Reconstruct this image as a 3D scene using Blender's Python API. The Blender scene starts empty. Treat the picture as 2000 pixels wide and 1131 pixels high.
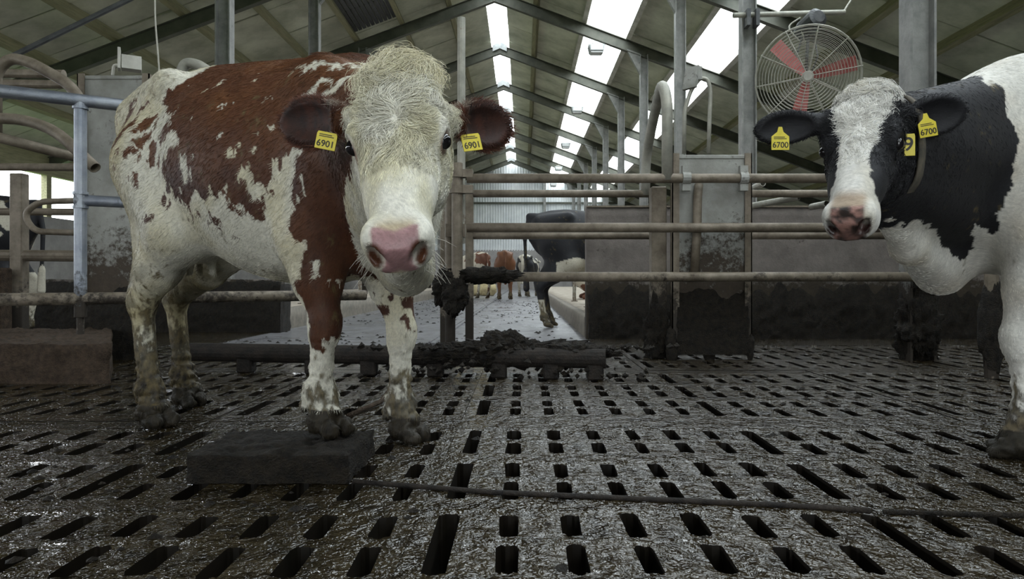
import bpy, bmesh, math, random
import numpy as np
from mathutils import Vector, Matrix

random.seed(7)
rng = np.random.default_rng(7)
SC = bpy.context.scene
COL = SC.collection

# ------------------------------------------------------------------ camera, sky, exposure
CAMH = 0.62          # low viewpoint, about knee height of a standing person
FPX = 1333.0         # 24 mm lens on a 2000 px wide frame
cam_d = bpy.data.cameras.new('camera')
cam = bpy.data.objects.new('camera', cam_d)
COL.objects.link(cam)
cam.location = (0, 0, CAMH)
cam.rotation_euler = (math.pi / 2, 0, 0)
cam_d.sensor_width = 36.0
cam_d.lens = 36.0 * FPX / 2000.0
cam_d.shift_x = -0.011
cam_d.shift_y = -0.00975
cam_d.clip_start = 0.05
cam_d.clip_end = 300
SC.camera = cam

world = bpy.data.worlds.new('overcast_sky')
SC.world = world
world.use_nodes = True
bg = world.node_tree.nodes['Background']
bg.inputs[0].default_value = (0.90, 0.95, 1.0, 1)
bg.inputs[1].default_value = 1.0
SC.view_settings.view_transform = 'Standard'
SC.view_settings.look = 'None'
SC.view_settings.gamma = 1
SC.view_settings.use_curve_mapping = False
SC.view_settings.exposure = 3.3

# barn layout (metres)
RIDGE_X, RIDGE_Z, SLOPE = -0.73, 7.92, 0.375
WALL_L, WALL_R = -12.0, 13.5
Y_BACK, Y_FAR = -10.72, 43.3
RAFT_Y = [5.28 + 4 * k for k in range(-4, 10)]


def roof_z(x):
    return RIDGE_Z - SLOPE * abs(x - RIDGE_X)


def portal(name, loc, rot, sx, sy):
    l = bpy.data.lights.new(name, 'AREA')
    l.shape = 'RECTANGLE'
    l.size, l.size_y = sx, sy
    l.cycles.is_portal = True
    o = bpy.data.objects.new(name, l)
    o.location = loc
    o.rotation_euler = rot
    COL.objects.link(o)


LEN = Y_FAR - Y_BACK
YM = (Y_FAR + Y_BACK) / 2
TH = math.atan(SLOPE)
for nm, xa, xb in (('skylight_portal_low', 1.53, 2.64), ('skylight_portal_high', 3.97, 5.0)):
    xm = (xa + xb) / 2
    portal(nm, (xm, YM, roof_z(xm) + 0.3), (0, TH, 0), (xb - xa) / math.cos(TH) + 0.1, LEN)
portal('ridge_portal', (RIDGE_X, YM, RIDGE_Z + 0.3), (0, 0, 0), 0.5, LEN)
portal('side_portal_left', (WALL_L - 0.3, YM, 2.75), (0, -math.pi / 2, 0), 1.1, LEN)
portal('assumed_door_portal', (-0.7, Y_BACK - 0.3, 1.9), (math.pi / 2, 0, 0), 5.2, 3.8)  # assumed doorway behind the camera, added for front fill light


def at(px, py, d):
    """point at depth d that lies on the sight line of a photo pixel"""
    return Vector(((px - 1022) * d / FPX, d, CAMH + (546 - py) * d / FPX))


# ------------------------------------------------------------------ materials
MATS = {}


def new_mat(name):
    m = bpy.data.materials.new(name)
    m.use_nodes = True
    nt = m.node_tree
    return m, nt, nt.nodes['Principled BSDF'], nt.nodes


def ramp(nt, fac, stops):
    r = nt.nodes.new('ShaderNodeValToRGB')
    el = r.color_ramp.elements
    el[0].position, el[0].color = stops[0][0], (*stops[0][1], 1)
    el[1].position, el[1].color = stops[-1][0], (*stops[-1][1], 1)
    for p, c in stops[1:-1]:
        e = el.new(p)
        e.color = (*c, 1)
    nt.links.new(fac, r.inputs[0])
    return r


def noise(nt, vec, scale, detail=4, rough=0.6, dist=0.0):
    n = nt.nodes.new('ShaderNodeTexNoise')
    n.inputs['Scale'].default_value = scale
    n.inputs['Detail'].default_value = detail
    n.inputs['Roughness'].default_value = rough
    n.inputs['Distortion'].default_value = dist
    nt.links.new(vec, n.inputs['Vector'])
    return n


def world_pos(nt):
    return nt.nodes.new('ShaderNodeNewGeometry').outputs['Position']


def math_node(nt, op, a, b=None, clamp=False):
    n = nt.nodes.new('ShaderNodeMath')
    n.operation = op
    n.use_clamp = clamp
    for i, v in ((0, a), (1, b)):
        if v is None:
            continue
        if isinstance(v, (int, float)):
            n.inputs[i].default_value = v
        else:
            nt.links.new(v, n.inputs[i])
    return n.outputs[0]


def mixcol(nt, fac, a, b):
    n = nt.nodes.new('ShaderNodeMix')
    n.data_type = 'RGBA'
    for sock, v in ((n.inputs[0], fac), (n.inputs[6], a), (n.inputs[7], b)):
        if isinstance(v, (int, float)):
            sock.default_value = v
        elif isinstance(v, tuple):
            sock.default_value = (*v, 1)
        else:
            nt.links.new(v, sock)
    return n.outputs[2]


def bump(nt, bsdf, h, strength=0.5, dist=0.01):
    b = nt.nodes.new('ShaderNodeBump')
    b.inputs['Strength'].default_value = strength
    b.inputs['Distance'].default_value = dist
    nt.links.new(h, b.inputs['Height'])
    nt.links.new(b.outputs[0], bsdf.inputs['Normal'])


def simple(name, c1, c2, scale=8, rough=0.6, metal=0.0, bmp=0.3, bdist=0.004, stretch=None, spec=0.5):
    m, nt, b, N = new_mat(name)
    v = world_pos(nt)
    if stretch:
        mp = N.new('ShaderNodeMapping')
        mp.inputs['Scale'].default_value = stretch
        nt.links.new(v, mp.inputs['Vector'])
        v = mp.outputs[0]
    n = noise(nt, v, scale, 6, 0.65)
    r = ramp(nt, n.outputs[0], [(0.35, c1), (0.65, c2)])
    nt.links.new(r.outputs[0], b.inputs['Base Color'])
    b.inputs['Roughness'].default_value = rough
    b.inputs['Metallic'].default_value = metal
    b.inputs['Specular IOR Level'].default_value = spec
    if bmp:
        n2 = noise(nt, v, scale * 4, 4, 0.6)
        bump(nt, b, n2.outputs[0], bmp, bdist)
    MATS[name] = m
    return m


def dirty(name, c1, c2, muck, z0, z1, scale=6, rough=0.5, metal=0.3, amount=0.5, bmp=0.4, base_amt=0.0):
    """bare material above, splashed with manure below (z1 clean, z0 fully caked)"""
    m, nt, b, N = new_mat(name)
    v = world_pos(nt)
    n = noise(nt, v, scale, 6, 0.65)
    base = ramp(nt, n.outputs[0], [(0.35, c1), (0.65, c2)])
    sp = N.new('ShaderNodeSeparateXYZ')
    nt.links.new(v, sp.inputs[0])
    mr = N.new('ShaderNodeMapRange')
    mr.inputs[1].default_value, mr.inputs[2].default_value = z1, z0
    mr.inputs[3].default_value, mr.inputs[4].default_value = 0.0, 1.0
    nt.links.new(sp.outputs[2], mr.inputs[0])
    n2 = noise(nt, v, 22, 8, 0.75)
    n3 = noise(nt, v, 5, 4, 0.6)
    s = math_node(nt, 'ADD', math_node(nt, 'MULTIPLY', n2.outputs[0], 0.6), math_node(nt, 'MULTIPLY', n3.outputs[0], 0.4))
    s = math_node(nt, 'ADD', s, math_node(nt, 'MULTIPLY', mr.outputs[0], amount))
    f = math_node(nt, 'MULTIPLY', math_node(nt, 'SUBTRACT', s, 0.60 - base_amt), 9.0, clamp=True)
    mk = ramp(nt, n2.outputs[0], [(0.3, tuple(x * 0.55 for x in muck)), (0.7, muck)])
    nt.links.new(mixcol(nt, f, base.outputs[0], mk.outputs[0]), b.inputs['Base Color'])
    rr = math_node(nt, 'ADD', math_node(nt, 'MULTIPLY', f, 0.72 - rough), rough)
    nt.links.new(rr, b.inputs['Roughness'])
    nt.links.new(math_node(nt, 'MULTIPLY', math_node(nt, 'SUBTRACT', 1.0, f), metal), b.inputs['Metallic'])
    bump(nt, b, math_node(nt, 'ADD', math_node(nt, 'MULTIPLY', f, 0.6), n2.outputs[0]), bmp, 0.012)
    b.inputs['Specular IOR Level'].default_value = 0.35
    MATS[name] = m
    return m


MUCK = (0.035, 0.027, 0.019)
dirty('galvanised', (0.22, 0.24, 0.28), (0.36, 0.38, 0.41), MUCK, 0.2, 0.75, rough=0.38, metal=0.75, amount=0.45)
dirty('brown_pipe', (0.13, 0.105, 0.075), (0.25, 0.21, 0.16), MUCK, 0.25, 0.75, scale=9, rough=0.5, metal=0.2, amount=0.3)
dirty('pale_pipe', (0.26, 0.26, 0.22), (0.42, 0.40, 0.34), (0.16, 0.10, 0.06), 0.2, 1.6, scale=7, rough=0.5, metal=0.25, amount=0.16)
dirty('panel_steel', (0.24, 0.235, 0.21), (0.36, 0.36, 0.33), (0.062, 0.046, 0.031), 0.25, 1.15, scale=5, rough=0.55, metal=0.25, amount=0.36, base_amt=0.035)
dirty('wall_concrete', (0.15, 0.13, 0.115), (0.24, 0.21, 0.185), (0.05, 0.038, 0.024), 0.35, 0.72, scale=4, rough=0.75, metal=0.0, amount=0.55, bmp=0.8)
dirty('column_steel', (0.19, 0.19, 0.18), (0.30, 0.295, 0.275), MUCK, 0.2, 0.8, scale=6, rough=0.55, metal=0.2, amount=0.6)
simple('muck', (0.006, 0.005, 0.0035), (0.030, 0.022, 0.013), 34, 0.6, bmp=1.0, bdist=0.03, spec=0.3)
simple('rubber', (0.010, 0.009, 0.008), (0.028, 0.022, 0.017), 18, 0.7, bmp=0.8, bdist=0.01, spec=0.2)
simple('bed_muck', (0.045, 0.032, 0.022), (0.10, 0.070, 0.048), 25, 0.8, bmp=0.9, bdist=0.03, spec=0.2)
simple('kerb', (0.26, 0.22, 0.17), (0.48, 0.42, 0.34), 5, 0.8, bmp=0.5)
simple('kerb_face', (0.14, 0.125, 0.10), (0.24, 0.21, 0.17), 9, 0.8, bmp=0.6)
simple('rafter_steel', (0.055, 0.058, 0.042), (0.10, 0.10, 0.075), 3, 0.6, bmp=0.1)
simple('purlin_wood', (0.17, 0.16, 0.085), (0.28, 0.26, 0.15), 4, 0.7, bmp=0.3, stretch=(6, 0.6, 6))
simple('roof_board', (0.33, 0.335, 0.25), (0.58, 0.585, 0.46), 1.1, 0.8, bmp=0.2)
simple('roof_sheet', (0.08, 0.08, 0.07), (0.11, 0.11, 0.09), 2, 0.8, bmp=0.0)
simple('frame_white', (0.42, 0.40, 0.35), (0.62, 0.60, 0.54), 4, 0.6, bmp=0.2)
simple('corrugated', (0.62, 0.65, 0.66), (0.80, 0.82, 0.82), 1.5, 0.5, metal=0.0, bmp=0.0)
simple('concrete_far', (0.24, 0.23, 0.22), (0.34, 0.325, 0.31), 2.5, 0.85, bmp=0.2)
simple('lamp_grey', (0.26, 0.28, 0.28), (0.40, 0.41, 0.40), 10, 0.5, bmp=0.0)
simple('lamp_glass', (0.55, 0.56, 0.55), (0.62, 0.63, 0.62), 10, 0.25, bmp=0.0)
simple('fan_red', (0.42, 0.085, 0.075), (0.55, 0.22, 0.20), 9, 0.6, bmp=0.2)
simple('wire', (0.34, 0.33, 0.28), (0.48, 0.46, 0.40), 12, 0.5, metal=0.3, bmp=0.0)
simple('dark_metal', (0.045, 0.048, 0.05), (0.09, 0.09, 0.09), 12, 0.5, metal=0.3, bmp=0.1)
simple('tag_yellow', (0.62, 0.50, 0.035), (0.72, 0.60, 0.06), 30, 0.45, bmp=0.1)
simple('tag_ink', (0.02, 0.018, 0.012), (0.04, 0.03, 0.02), 30, 0.6, bmp=0.0)
simple('strap', (0.05, 0.045, 0.035), (0.12, 0.10, 0.07), 30, 0.8, bmp=0.2)
simple('cord', (0.40, 0.38, 0.33), (0.5, 0.47, 0.4), 30, 0.8, bmp=0.0)
simple('straw', (0.40, 0.32, 0.16), (0.62, 0.53, 0.32), 40, 0.8, bmp=0.5)
simple('grass', (0.06, 0.11, 0.03), (0.12, 0.2, 0.06), 3, 0.9, bmp=0.0)
simple('slurry', (0.006, 0.005, 0.003), (0.012, 0.009, 0.006), 6, 0.5, bmp=0.2, spec=0.2)  # pit slurry, also the painted shade on the slot walls


def floor_mat():
    m, nt, b, N = new_mat('wet_slats')
    v = world_pos(nt)
    n1 = noise(nt, v, 2.2, 5, 0.6)
    n2 = noise(nt, v, 52, 1.0, 0.5, 1.2)
    n3 = noise(nt, v, 9, 5, 0.68, 0.8)
    c = ramp(nt, n3.outputs[0], [(0.30, (0.006, 0.005, 0.003)), (0.52, (0.028, 0.020, 0.009)), (0.75, (0.066, 0.055, 0.038))])
    sx = N.new('ShaderNodeSeparateXYZ')
    nt.links.new(v, sx.inputs[0])
    # the left half of the yard carries a thicker brown film of slurry
    mr = N.new('ShaderNodeMapRange')
    mr.inputs[1].default_value, mr.inputs[2].default_value = 0.1, -1.2
    nt.links.new(sx.outputs[0], mr.inputs[0])
    f = math_node(nt, 'MULTIPLY', math_node(nt, 'ADD', mr.outputs[0], math_node(nt, 'MULTIPLY', n1.outputs[0], 0.6)), 0.62, clamp=True)
    c2 = ramp(nt, n3.outputs[0], [(0.3, (0.005, 0.004, 0.002)), (0.7, (0.030, 0.020, 0.006))])
    nt.links.new(mixcol(nt, f, c.outputs[0], c2.outputs[0]), b.inputs['Base Color'])
    r = ramp(nt, n3.outputs[0], [(0.48, (0.035,) * 3), (0.76, (0.18,) * 3)])
    b.inputs['Specular IOR Level'].default_value = 1.0
    nt.links.new(r.outputs[0], b.inputs['Roughness'])
    n4 = noise(nt, v, 15, 1.5, 0.5, 0.6)
    h = math_node(nt, 'ADD', math_node(nt, 'MULTIPLY', n2.outputs[0], 0.36), math_node(nt, 'MULTIPLY', n4.outputs[0], 0.75))
    h = math_node(nt, 'ADD', h, math_node(nt, 'MULTIPLY', n3.outputs[0], 0.22))
    bump(nt, b, h, 1.0, 0.034)
    MATS['wet_slats'] = m
    # smoother wet concrete of the alley
    m, nt, b, N = new_mat('alley')
    v = world_pos(nt)
    n1 = noise(nt, v, 1.3, 6, 0.65)
    n2 = noise(nt, v, 26, 6, 0.7)
    n3 = noise(nt, v, 7, 8, 0.75)
    c = ramp(nt, n3.outputs[0], [(0.32, (0.05, 0.042, 0.035)), (0.45, (0.16, 0.155, 0.16)), (0.7, (0.25, 0.25, 0.265))])
    nt.links.new(c.outputs[0], b.inputs['Base Color'])
    r = ramp(nt, n1.outputs[0], [(0.35, (0.22,) * 3), (0.65, (0.5,) * 3)])
    nt.links.new(r.outputs[0], b.inputs['Roughness'])
    bump(nt, b, math_node(nt, 'ADD', n2.outputs[0], n3.outputs[0]), 0.35, 0.012)
    MATS['alley'] = m
    # rooflight sheet: clear enough to pass the sky, slightly milky
    m, nt, b, N = new_mat('rooflight')
    out = N['Material Output']
    N.remove(b)
    tr = N.new('ShaderNodeBsdfTransparent')
    tr.inputs[0].default_value = (0.93, 0.95, 0.95, 1)
    tl = N.new('ShaderNodeBsdfTranslucent')
    tl.inputs[0].default_value = (0.85, 0.87, 0.86, 1)
    mx = N.new('ShaderNodeMixShader')
    mx.inputs[0].default_value = 0.12
    nt.links.new(tr.outputs[0], mx.inputs[1])
    nt.links.new(tl.outputs[0], mx.inputs[2])
    nt.links.new(mx.outputs[0], out.inputs[0])
    MATS['rooflight'] = m
    # cattle coat: colour and wetness come from the mesh
    m, nt, b, N = new_mat('coat')
    a = N.new('ShaderNodeAttribute')
    a.attribute_name = 'Col'
    tc = N.new('ShaderNodeTexCoord').outputs['Object']
    mp = N.new('ShaderNodeMapping')
    mp.inputs['Scale'].default_value = (0.35, 1, 0.6)
    nt.links.new(tc, mp.inputs[0])
    n = noise(nt, mp.outputs[0], 160, 4, 0.7)
    k = ramp(nt, n.outputs[0], [(0.3, (0.72,) * 3), (0.7, (1.1,) * 3)])
    mm = N.new('ShaderNodeMix')
    mm.data_type = 'RGBA'
    mm.blend_type = 'MULTIPLY'
    mm.inputs[0].default_value = 1
    nt.links.new(a.outputs['Color'], mm.inputs[6])
    nt.links.new(k.outputs[0], mm.inputs[7])
    nt.links.new(mm.outputs[2], b.inputs['Base Color'])
    nt.links.new(math_node(nt, 'SUBTRACT', 0.62, math_node(nt, 'MULTIPLY', a.outputs['Alpha'], 0.36)), b.inputs['Roughness'])
    b.inputs['Specular IOR Level'].default_value = 0.35
    bump(nt, b, n.outputs[0], 0.35, 0.004)
    MATS['coat'] = m
    m, nt, b, N = new_mat('coat_hair')
    a = N.new('ShaderNodeAttribute')
    a.attribute_name = 'hair_col'
    nt.links.new(a.outputs['Color'], b.inputs['Base Color'])
    b.inputs['Roughness'].default_value = 0.5
    b.inputs['Specular IOR Level'].default_value = 0.35
    MATS['coat_hair'] = m
    m, nt, b, N = new_mat('eye')
    b.inputs['Base Color'].default_value = (0.006, 0.005, 0.006, 1)
    b.inputs['Roughness'].default_value = 0.06
    MATS['eye'] = m


floor_mat()


# ------------------------------------------------------------------ mesh helpers
class MB:
    def __init__(self):
        self.v, self.f = [], []

    def quad_loop(self, a, b, close=True):
        n = len(a)
        for i in range(n if close else n - 1):
            j = (i + 1) % n
            self.f.append((a[i], a[j], b[j], b[i]))

    def ring(self, pts):
        s = len(self.v)
        self.v.extend([tuple(p) for p in pts])
        return list(range(s, s + len(pts)))

    def box(self, lo, hi, M=None):
        c = [(x, y, z) for z in (lo[2], hi[2]) for x, y in ((lo[0], lo[1]), (hi[0], lo[1]), (hi[0], hi[1]), (lo[0], hi[1]))]
        if M:
            c = [tuple(M @ Vector(p)) for p in c]
        r = self.ring(c)
        for q in ((0, 3, 2, 1), (4, 5, 6, 7), (0, 1, 5, 4), (1, 2, 6, 5), (2, 3, 7, 6), (3, 0, 4, 7)):
            self.f.append(tuple(r[i] for i in q))
        return self

    def prism(self, poly, y0, y1, axis='y'):
        def p3(p, t):
            return {'y': (p[0], t, p[1]), 'x': (t, p[0], p[1]), 'z': (p[0], p[1], t)}[axis]
        a = self.ring([p3(p, y0) for p in poly])
        b = self.ring([p3(p, y1) for p in poly])
        self.quad_loop(a, b)
        self.f.append(tuple(reversed(a)))
        self.f.append(tuple(b))
        return self

    def tube(self, path, r, n=14, caps=True, bend=0.0, hollow=False):
        P = [Vector(p) for p in path]
        if bend:
            Q = [P[0]]
            for i in range(1, len(P) - 1):
                a = (P[i - 1] - P[i])
                b = (P[i + 1] - P[i])
                k = min(bend, a.length * 0.48, b.length * 0.48)
                s, e = P[i] + a.normalized() * k, P[i] + b.normalized() * k
                for j in range(7):
                    t = j / 6
                    Q.append(s * (1 - t) ** 2 + P[i] * 2 * t * (1 - t) + e * t * t)
            Q.append(P[-1])
            P = Q
        rad = r if hasattr(r, '__len__') else [r] * len(P)
        if len(rad) != len(P):
            rad = list(np.interp(np.linspace(0, 1, len(P)), np.linspace(0, 1, len(rad)), rad))
        up = Vector((0, 0, 1))
        t0 = (P[1] - P[0]).normalized()
        if abs(t0.dot(up)) > 0.95:
            up = Vector((0, 1, 0))
        nrm = t0.cross(up).normalized()
        rings = []
        for i, p in enumerate(P):
            t = (P[min(i + 1, len(P) - 1)] - P[max(i - 1, 0)]).normalized()
            nrm = (nrm - t * nrm.dot(t)).normalized()
            bn = t.cross(nrm)
            rings.append(self.ring([p + (nrm * math.cos(2 * math.pi * k / n) + bn * math.sin(2 * math.pi * k / n)) * rad[i] for k in range(n)]))
        for a, b in zip(rings, rings[1:]):
            self.quad_loop(a, b)
        if caps:
            for rg, flip, i, sgn in ((rings[0], True, 0, 1), (rings[-1], False, -1, -1)):
                if hollow:
                    c = P[i]
                    t = (P[1] - P[0]).normalized() if i == 0 else (P[-2] - P[-1]).normalized()
                    rin = self.ring([Vector(self.v[k]) * 0.82 + c * 0.18 for k in rg])
                    din = self.ring([Vector(self.v[k]) + t * rad[i] * 3 for k in rin])
                    self.quad_loop(rg, rin)
                    self.quad_loop(rin, din)
                    self.f.append(tuple(din))
                else:
                    self.f.append(tuple(reversed(rg)) if flip else tuple(rg))
        return self

    def build(self, name, mat, parent=None, smooth=False, bevel=0.0, origin=None):
        me = bpy.data.meshes.new(name)
        V = self.v
        if origin is not None:
            o = Vector(origin)
            V = [tuple(Vector(p) - o) for p in V]
        me.from_pydata(V, [], self.f)
        bm = bmesh.new()
        bm.from_mesh(me)
        bmesh.ops.recalc_face_normals(bm, faces=bm.faces)
        if bevel:
            bmesh.ops.bevel(bm, geom=list(bm.edges), offset=bevel, segments=1, affect='EDGES', clamp_overlap=True)
        bm.to_mesh(me)
        bm.free()
        if smooth:
            me.polygons.foreach_set('use_smooth', [True] * len(me.polygons))
            me.update()
        me.materials.append(MATS[mat])
        o = bpy.data.objects.new(name, me)
        COL.objects.link(o)
        if origin is not None:
            o.location = origin
        if parent is not None:
            o.parent = parent
            if origin is None and parent.location.length:
                o.location = -Vector(parent.location)
        return o


def tag(o, label=None, cat=None, group=None, kind=None):
    for k, v in (('label', label), ('category', cat), ('group', group), ('kind', kind)):
        if v:
            o[k] = v
    return o


def thing(name, label, cat, loc=(0, 0, 0), group=None):
    o = bpy.data.objects.new(name, None)
    o.empty_display_size = 0.1
    COL.objects.link(o)
    o.location = loc
    return tag(o, label, cat, group)


def copy_tree(o, parent=None):
    c = o.copy()
    COL.objects.link(c)
    c.parent = parent
    for ch in list(o.children):
        copy_tree(ch, c)
    return c


def child_copy(o, name, parent, loc, rot=None, scale=None):
    c = bpy.data.objects.new(name, o.data)
    COL.objects.link(c)
    c.parent = parent
    c.location = loc
    if rot:
        c.rotation_euler = rot
    if scale:
        c.scale = scale
    return c


# value noise on the CPU
def vnoise(P, seed=0):
    P = np.asarray(P, dtype=np.float64)
    i = np.floor(P).astype(np.int64)
    f = P - i
    u = f * f * (3 - 2 * f)
    out = np.zeros(len(P))
    for dx in (0, 1):
        for dy in (0, 1):
            for dz in (0, 1):
                h = (i[:, 0] + dx) * 374761393 + (i[:, 1] + dy) * 668265263 + (i[:, 2] + dz) * 1274126177 + seed * 974634777
                h = (h ^ (h >> 13)) * 1103515245 & 0xffffffff
                h = (h ^ (h >> 16)) * 73244475 & 0xffffffff
                h = (h ^ (h >> 15)) & 0xffff
                w = (u[:, 0] if dx else 1 - u[:, 0]) * (u[:, 1] if dy else 1 - u[:, 1]) * (u[:, 2] if dz else 1 - u[:, 2])
                out += w * (h / 65535.0)
    return out


def fbm(P, seed=0, octaves=3):
    P = np.asarray(P)
    s, a, t = 0, 1.0, 0
    for k in range(octaves):
        s = s + a * vnoise(P * (2 ** k) + 17.3 * k, seed + k)
        t += a
        a *= 0.5
    return s / t


def lump(name, mat, parent, centre, radii, seed, amp=0.25, freq=9, sub=4, flat=None, origin=None):
    """an irregular caked clump or heap"""
    bm = bmesh.new()
    bmesh.ops.create_icosphere(bm, subdivisions=sub, radius=1.0)
    P = np.array([v.co[:] for v in bm.verts])
    Q = P * np.array(radii)
    n = fbm(Q * freq + seed * 3.1, seed, 4) - 0.5 + 0.45 * (np.abs(fbm(Q * freq * 2.6 + seed, seed + 7, 3) - 0.5) * 2 - 0.25)
    Q = Q * (1 + amp * 2 * n)[:, None]
    if flat is not None:
        Q[:, 2] = np.maximum(Q[:, 2], flat)
    for v, q in zip(bm.verts, Q):
        v.co = q
    me = bpy.data.meshes.new(name)
    bm.to_mesh(me)
    bm.free()
    me.polygons.foreach_set('use_smooth', [True] * len(me.polygons))
    me.materials.append(MATS[mat])
    o = bpy.data.objects.new(name, me)
    COL.objects.link(o)
    o.location = centre
    if parent is not None:
        o.parent = parent
        o.location = Vector(centre) - Vector(parent.location)
    return o


def rough_box(name, mat, lo, hi, seed, amp=0.02, step=0.04, parent=None, freq=14, kind=None, ragged=0.0):
    """a box whose faces are pushed in and out like caked concrete"""
    bm = bmesh.new()
    lo, hi = np.array(lo), np.array(hi)
    n = np.maximum(1, np.round((hi - lo) / step)).astype(int)
    idx = {}

    def vert(i, j, k):
        if (i, j, k) not in idx:
            idx[(i, j, k)] = bm.verts.new(lo + (hi - lo) * np.array((i, j, k)) / n)
        return idx[(i, j, k)]
    for ax in range(3):
        u, w = [a for a in range(3) if a != ax]
        for end in (0, n[ax]):
            if ax == 2 and end == 0:
                continue
            for a in range(n[u]):
                for b in range(n[w]):
                    q = []
                    for da, db in ((0, 0), (1, 0), (1, 1), (0, 1)):
                        c = [0, 0, 0]
                        c[ax], c[u], c[w] = end, a + da, b + db
                        q.append(vert(*c))
                    bm.faces.new(q)
    bmesh.ops.recalc_face_normals(bm, faces=bm.faces)
    bm.normal_update()
    P = np.array([v.co[:] for v in bm.verts])
    Nn = np.array([v.normal[:] for v in bm.verts])
    d = (fbm(P * freq, seed, 4) - 0.5) * 2 * amp
    P2 = P + Nn * d[:, None]
    if ragged:
        hfrac = (P[:, 2] - lo[2]) / (hi[2] - lo[2])
        rg = fbm(np.stack([P[:, 0] * 9, P[:, 1] * 0, P[:, 0] * 0 + seed], 1), seed + 3, 4) - 0.5
        P2[:, 2] += hfrac * rg * 2 * ragged
        mid = (lo[1] + hi[1]) / 2
        P2[:, 1] += (hi[1] - P2[:, 1]) * 0.75 * hfrac ** 4
    base = P[:, 2] <= lo[2] + 1e-6
    P2[base, 2] = lo[2]
    for v, q in zip(bm.verts, P2):
        v.co = q
    me = bpy.data.meshes.new(name)
    bm.to_mesh(me)
    bm.free()
    me.polygons.foreach_set('use_smooth', [True] * len(me.polygons))
    me.materials.append(MATS[mat])
    o = bpy.data.objects.new(name, me)
    COL.objects.link(o)
    if parent is not None:
        o.parent = parent
    if kind:
        o['kind'] = kind
    return o


# ------------------------------------------------------------------ the setting: floor
KL, KR = -2.95, 0.66
SEAM0, PW, PL = -0.193, 1.10, 1.70
PITCH = 0.157


def rounded(x0, x1, y0, y1, r, n=4):
    pts = []
    for cx, cy, a0 in ((x1 - r, y1 - r, 0), (x0 + r, y1 - r, 90), (x0 + r, y0 + r, 180), (x1 - r, y0 + r, 270)):
        for k in range(n):
            a = math.radians(a0 + 90 * k / (n - 1))
            pts.append((cx + r * math.cos(a), cy + r * math.sin(a)))
    return pts


def slat_mesh(seed):
    """one cast panel: seven rows of slots, first row long, the others in pairs"""
    rr = random.Random(seed)
    mb = MB()
    xs = [-PITCH / 2 + PITCH * c for c in range(7)] + [PW - PITCH / 2]
    g = 0.0015
    xs[0] += g
    xs[-1] -= g
    pairs = [(0.15, 0.52), (0.65, 1.02), (1.15, 1.52)]
    T = 0.20

    def cell(x0, x1, y0, y1, slot=None):
        if slot is None:
            r = mb.ring([(x0, y0, 0), (x1, y0, 0), (x1, y1, 0), (x0, y1, 0)])
            mb.f.append(tuple(r))
            return
        inner = [(a + rr.uniform(-0.0028, 0.0028), b + rr.uniform(-0.007, 0.007)) for a, b in slot]
        n = len(inner)
        # outer ring runs round the cell with as many points as the slot edge
        outer = []
        q = n // 4
        for c, (cx, cy) in enumerate(((x1, y1), (x0, y1), (x0, y0), (x1, y0))):
            for k in range(q):
                ix, iy = inner[c * q + k]
                if k == 0:
                    p = (cx, iy) if c in (0, 2) else (ix, cy)
                elif k == q - 1:
                    p = (ix, cy) if c in (0, 2) else (cx, iy)
                else:
                    p = (cx, cy)
                outer.append(p)
        o = mb.ring([(p[0], p[1], 0) for p in outer])
        i = mb.ring([(p[0], p[1], -0.003) for p in inner])
        i2 = mb.ring([(p[0] + 0.0, p[1], -T) for p in inner])
        for k in range(n):
            j = (k + 1) % n
            mb.f.append((o[k], o[j], i[j], i[k]))
            mb.f.append((i[k], i[j], i2[j], i2[k]))
    for c in range(7):
        x0, x1 = xs[c], xs[c + 1]
        xc = PITCH * c
        y = g
        for a, b in pairs:
            w = 0.025 + rr.uniform(-0.003, 0.003)
            if c == 0:
                cell(x0, x1, y, a - 0.02)
                cell(x0, x1, a - 0.02, b + 0.02, rounded(xc - w, xc + w, a, b, 0.016))
            else:
                m = (a + b) / 2 + rr.uniform(-0.008, 0.008)
                ja, jb = rr.uniform(-0.012, 0.012), rr.uniform(-0.012, 0.012)
                cell(x0, x1, y, a - 0.02)
                cell(x0, x1, a - 0.02, m, rounded(xc - w, xc + w, a + ja, m - 0.026, 0.018))
                cell(x0, x1, m, b + 0.02, rounded(xc - w, xc + w, m + 0.026, b + jb, 0.018))
            y = b + 0.02
        cell(x0, x1, y, PL - g)
    # outer skirts of the panel
    X0, X1 = xs[0], xs[-1]
    r0 = mb.ring([(X0, g, 0), (X1, g, 0), (X1, PL - g, 0), (X0, PL - g, 0)])
    r1 = mb.ring([(X0, g, -T), (X1, g, -T), (X1, PL - g, -T), (X0, PL - g, -T)])
    mb.quad_loop(r0, r1)
    me = bpy.data.meshes.new('slat_panel')
    me.from_pydata(mb.v, [], mb.f)
    bm = bmesh.new()
    bm.from_mesh(me)
    bmesh.ops.remove_doubles(bm, verts=bm.verts, dist=1e-5)
    bmesh.ops.dissolve_degenerate(bm, edges=bm.edges, dist=1e-6)
    bmesh.ops.recalc_face_normals(bm, faces=bm.faces)
    up = sum(f.normal.z * f.calc_area() for f in bm.faces)
    if up < 0:
        bmesh.ops.reverse_faces(bm, faces=bm.faces)
    bm.to_mesh(me)
    bm.free()
    me.materials.append(MATS['wet_slats'])
    me.materials.append(MATS['slurry'])
    for f in me.polygons:
        f.material_index = 0 if abs(f.normal.z) > 0.5 else 1  # near-black slot walls paint shade into the slots
    return me


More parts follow.
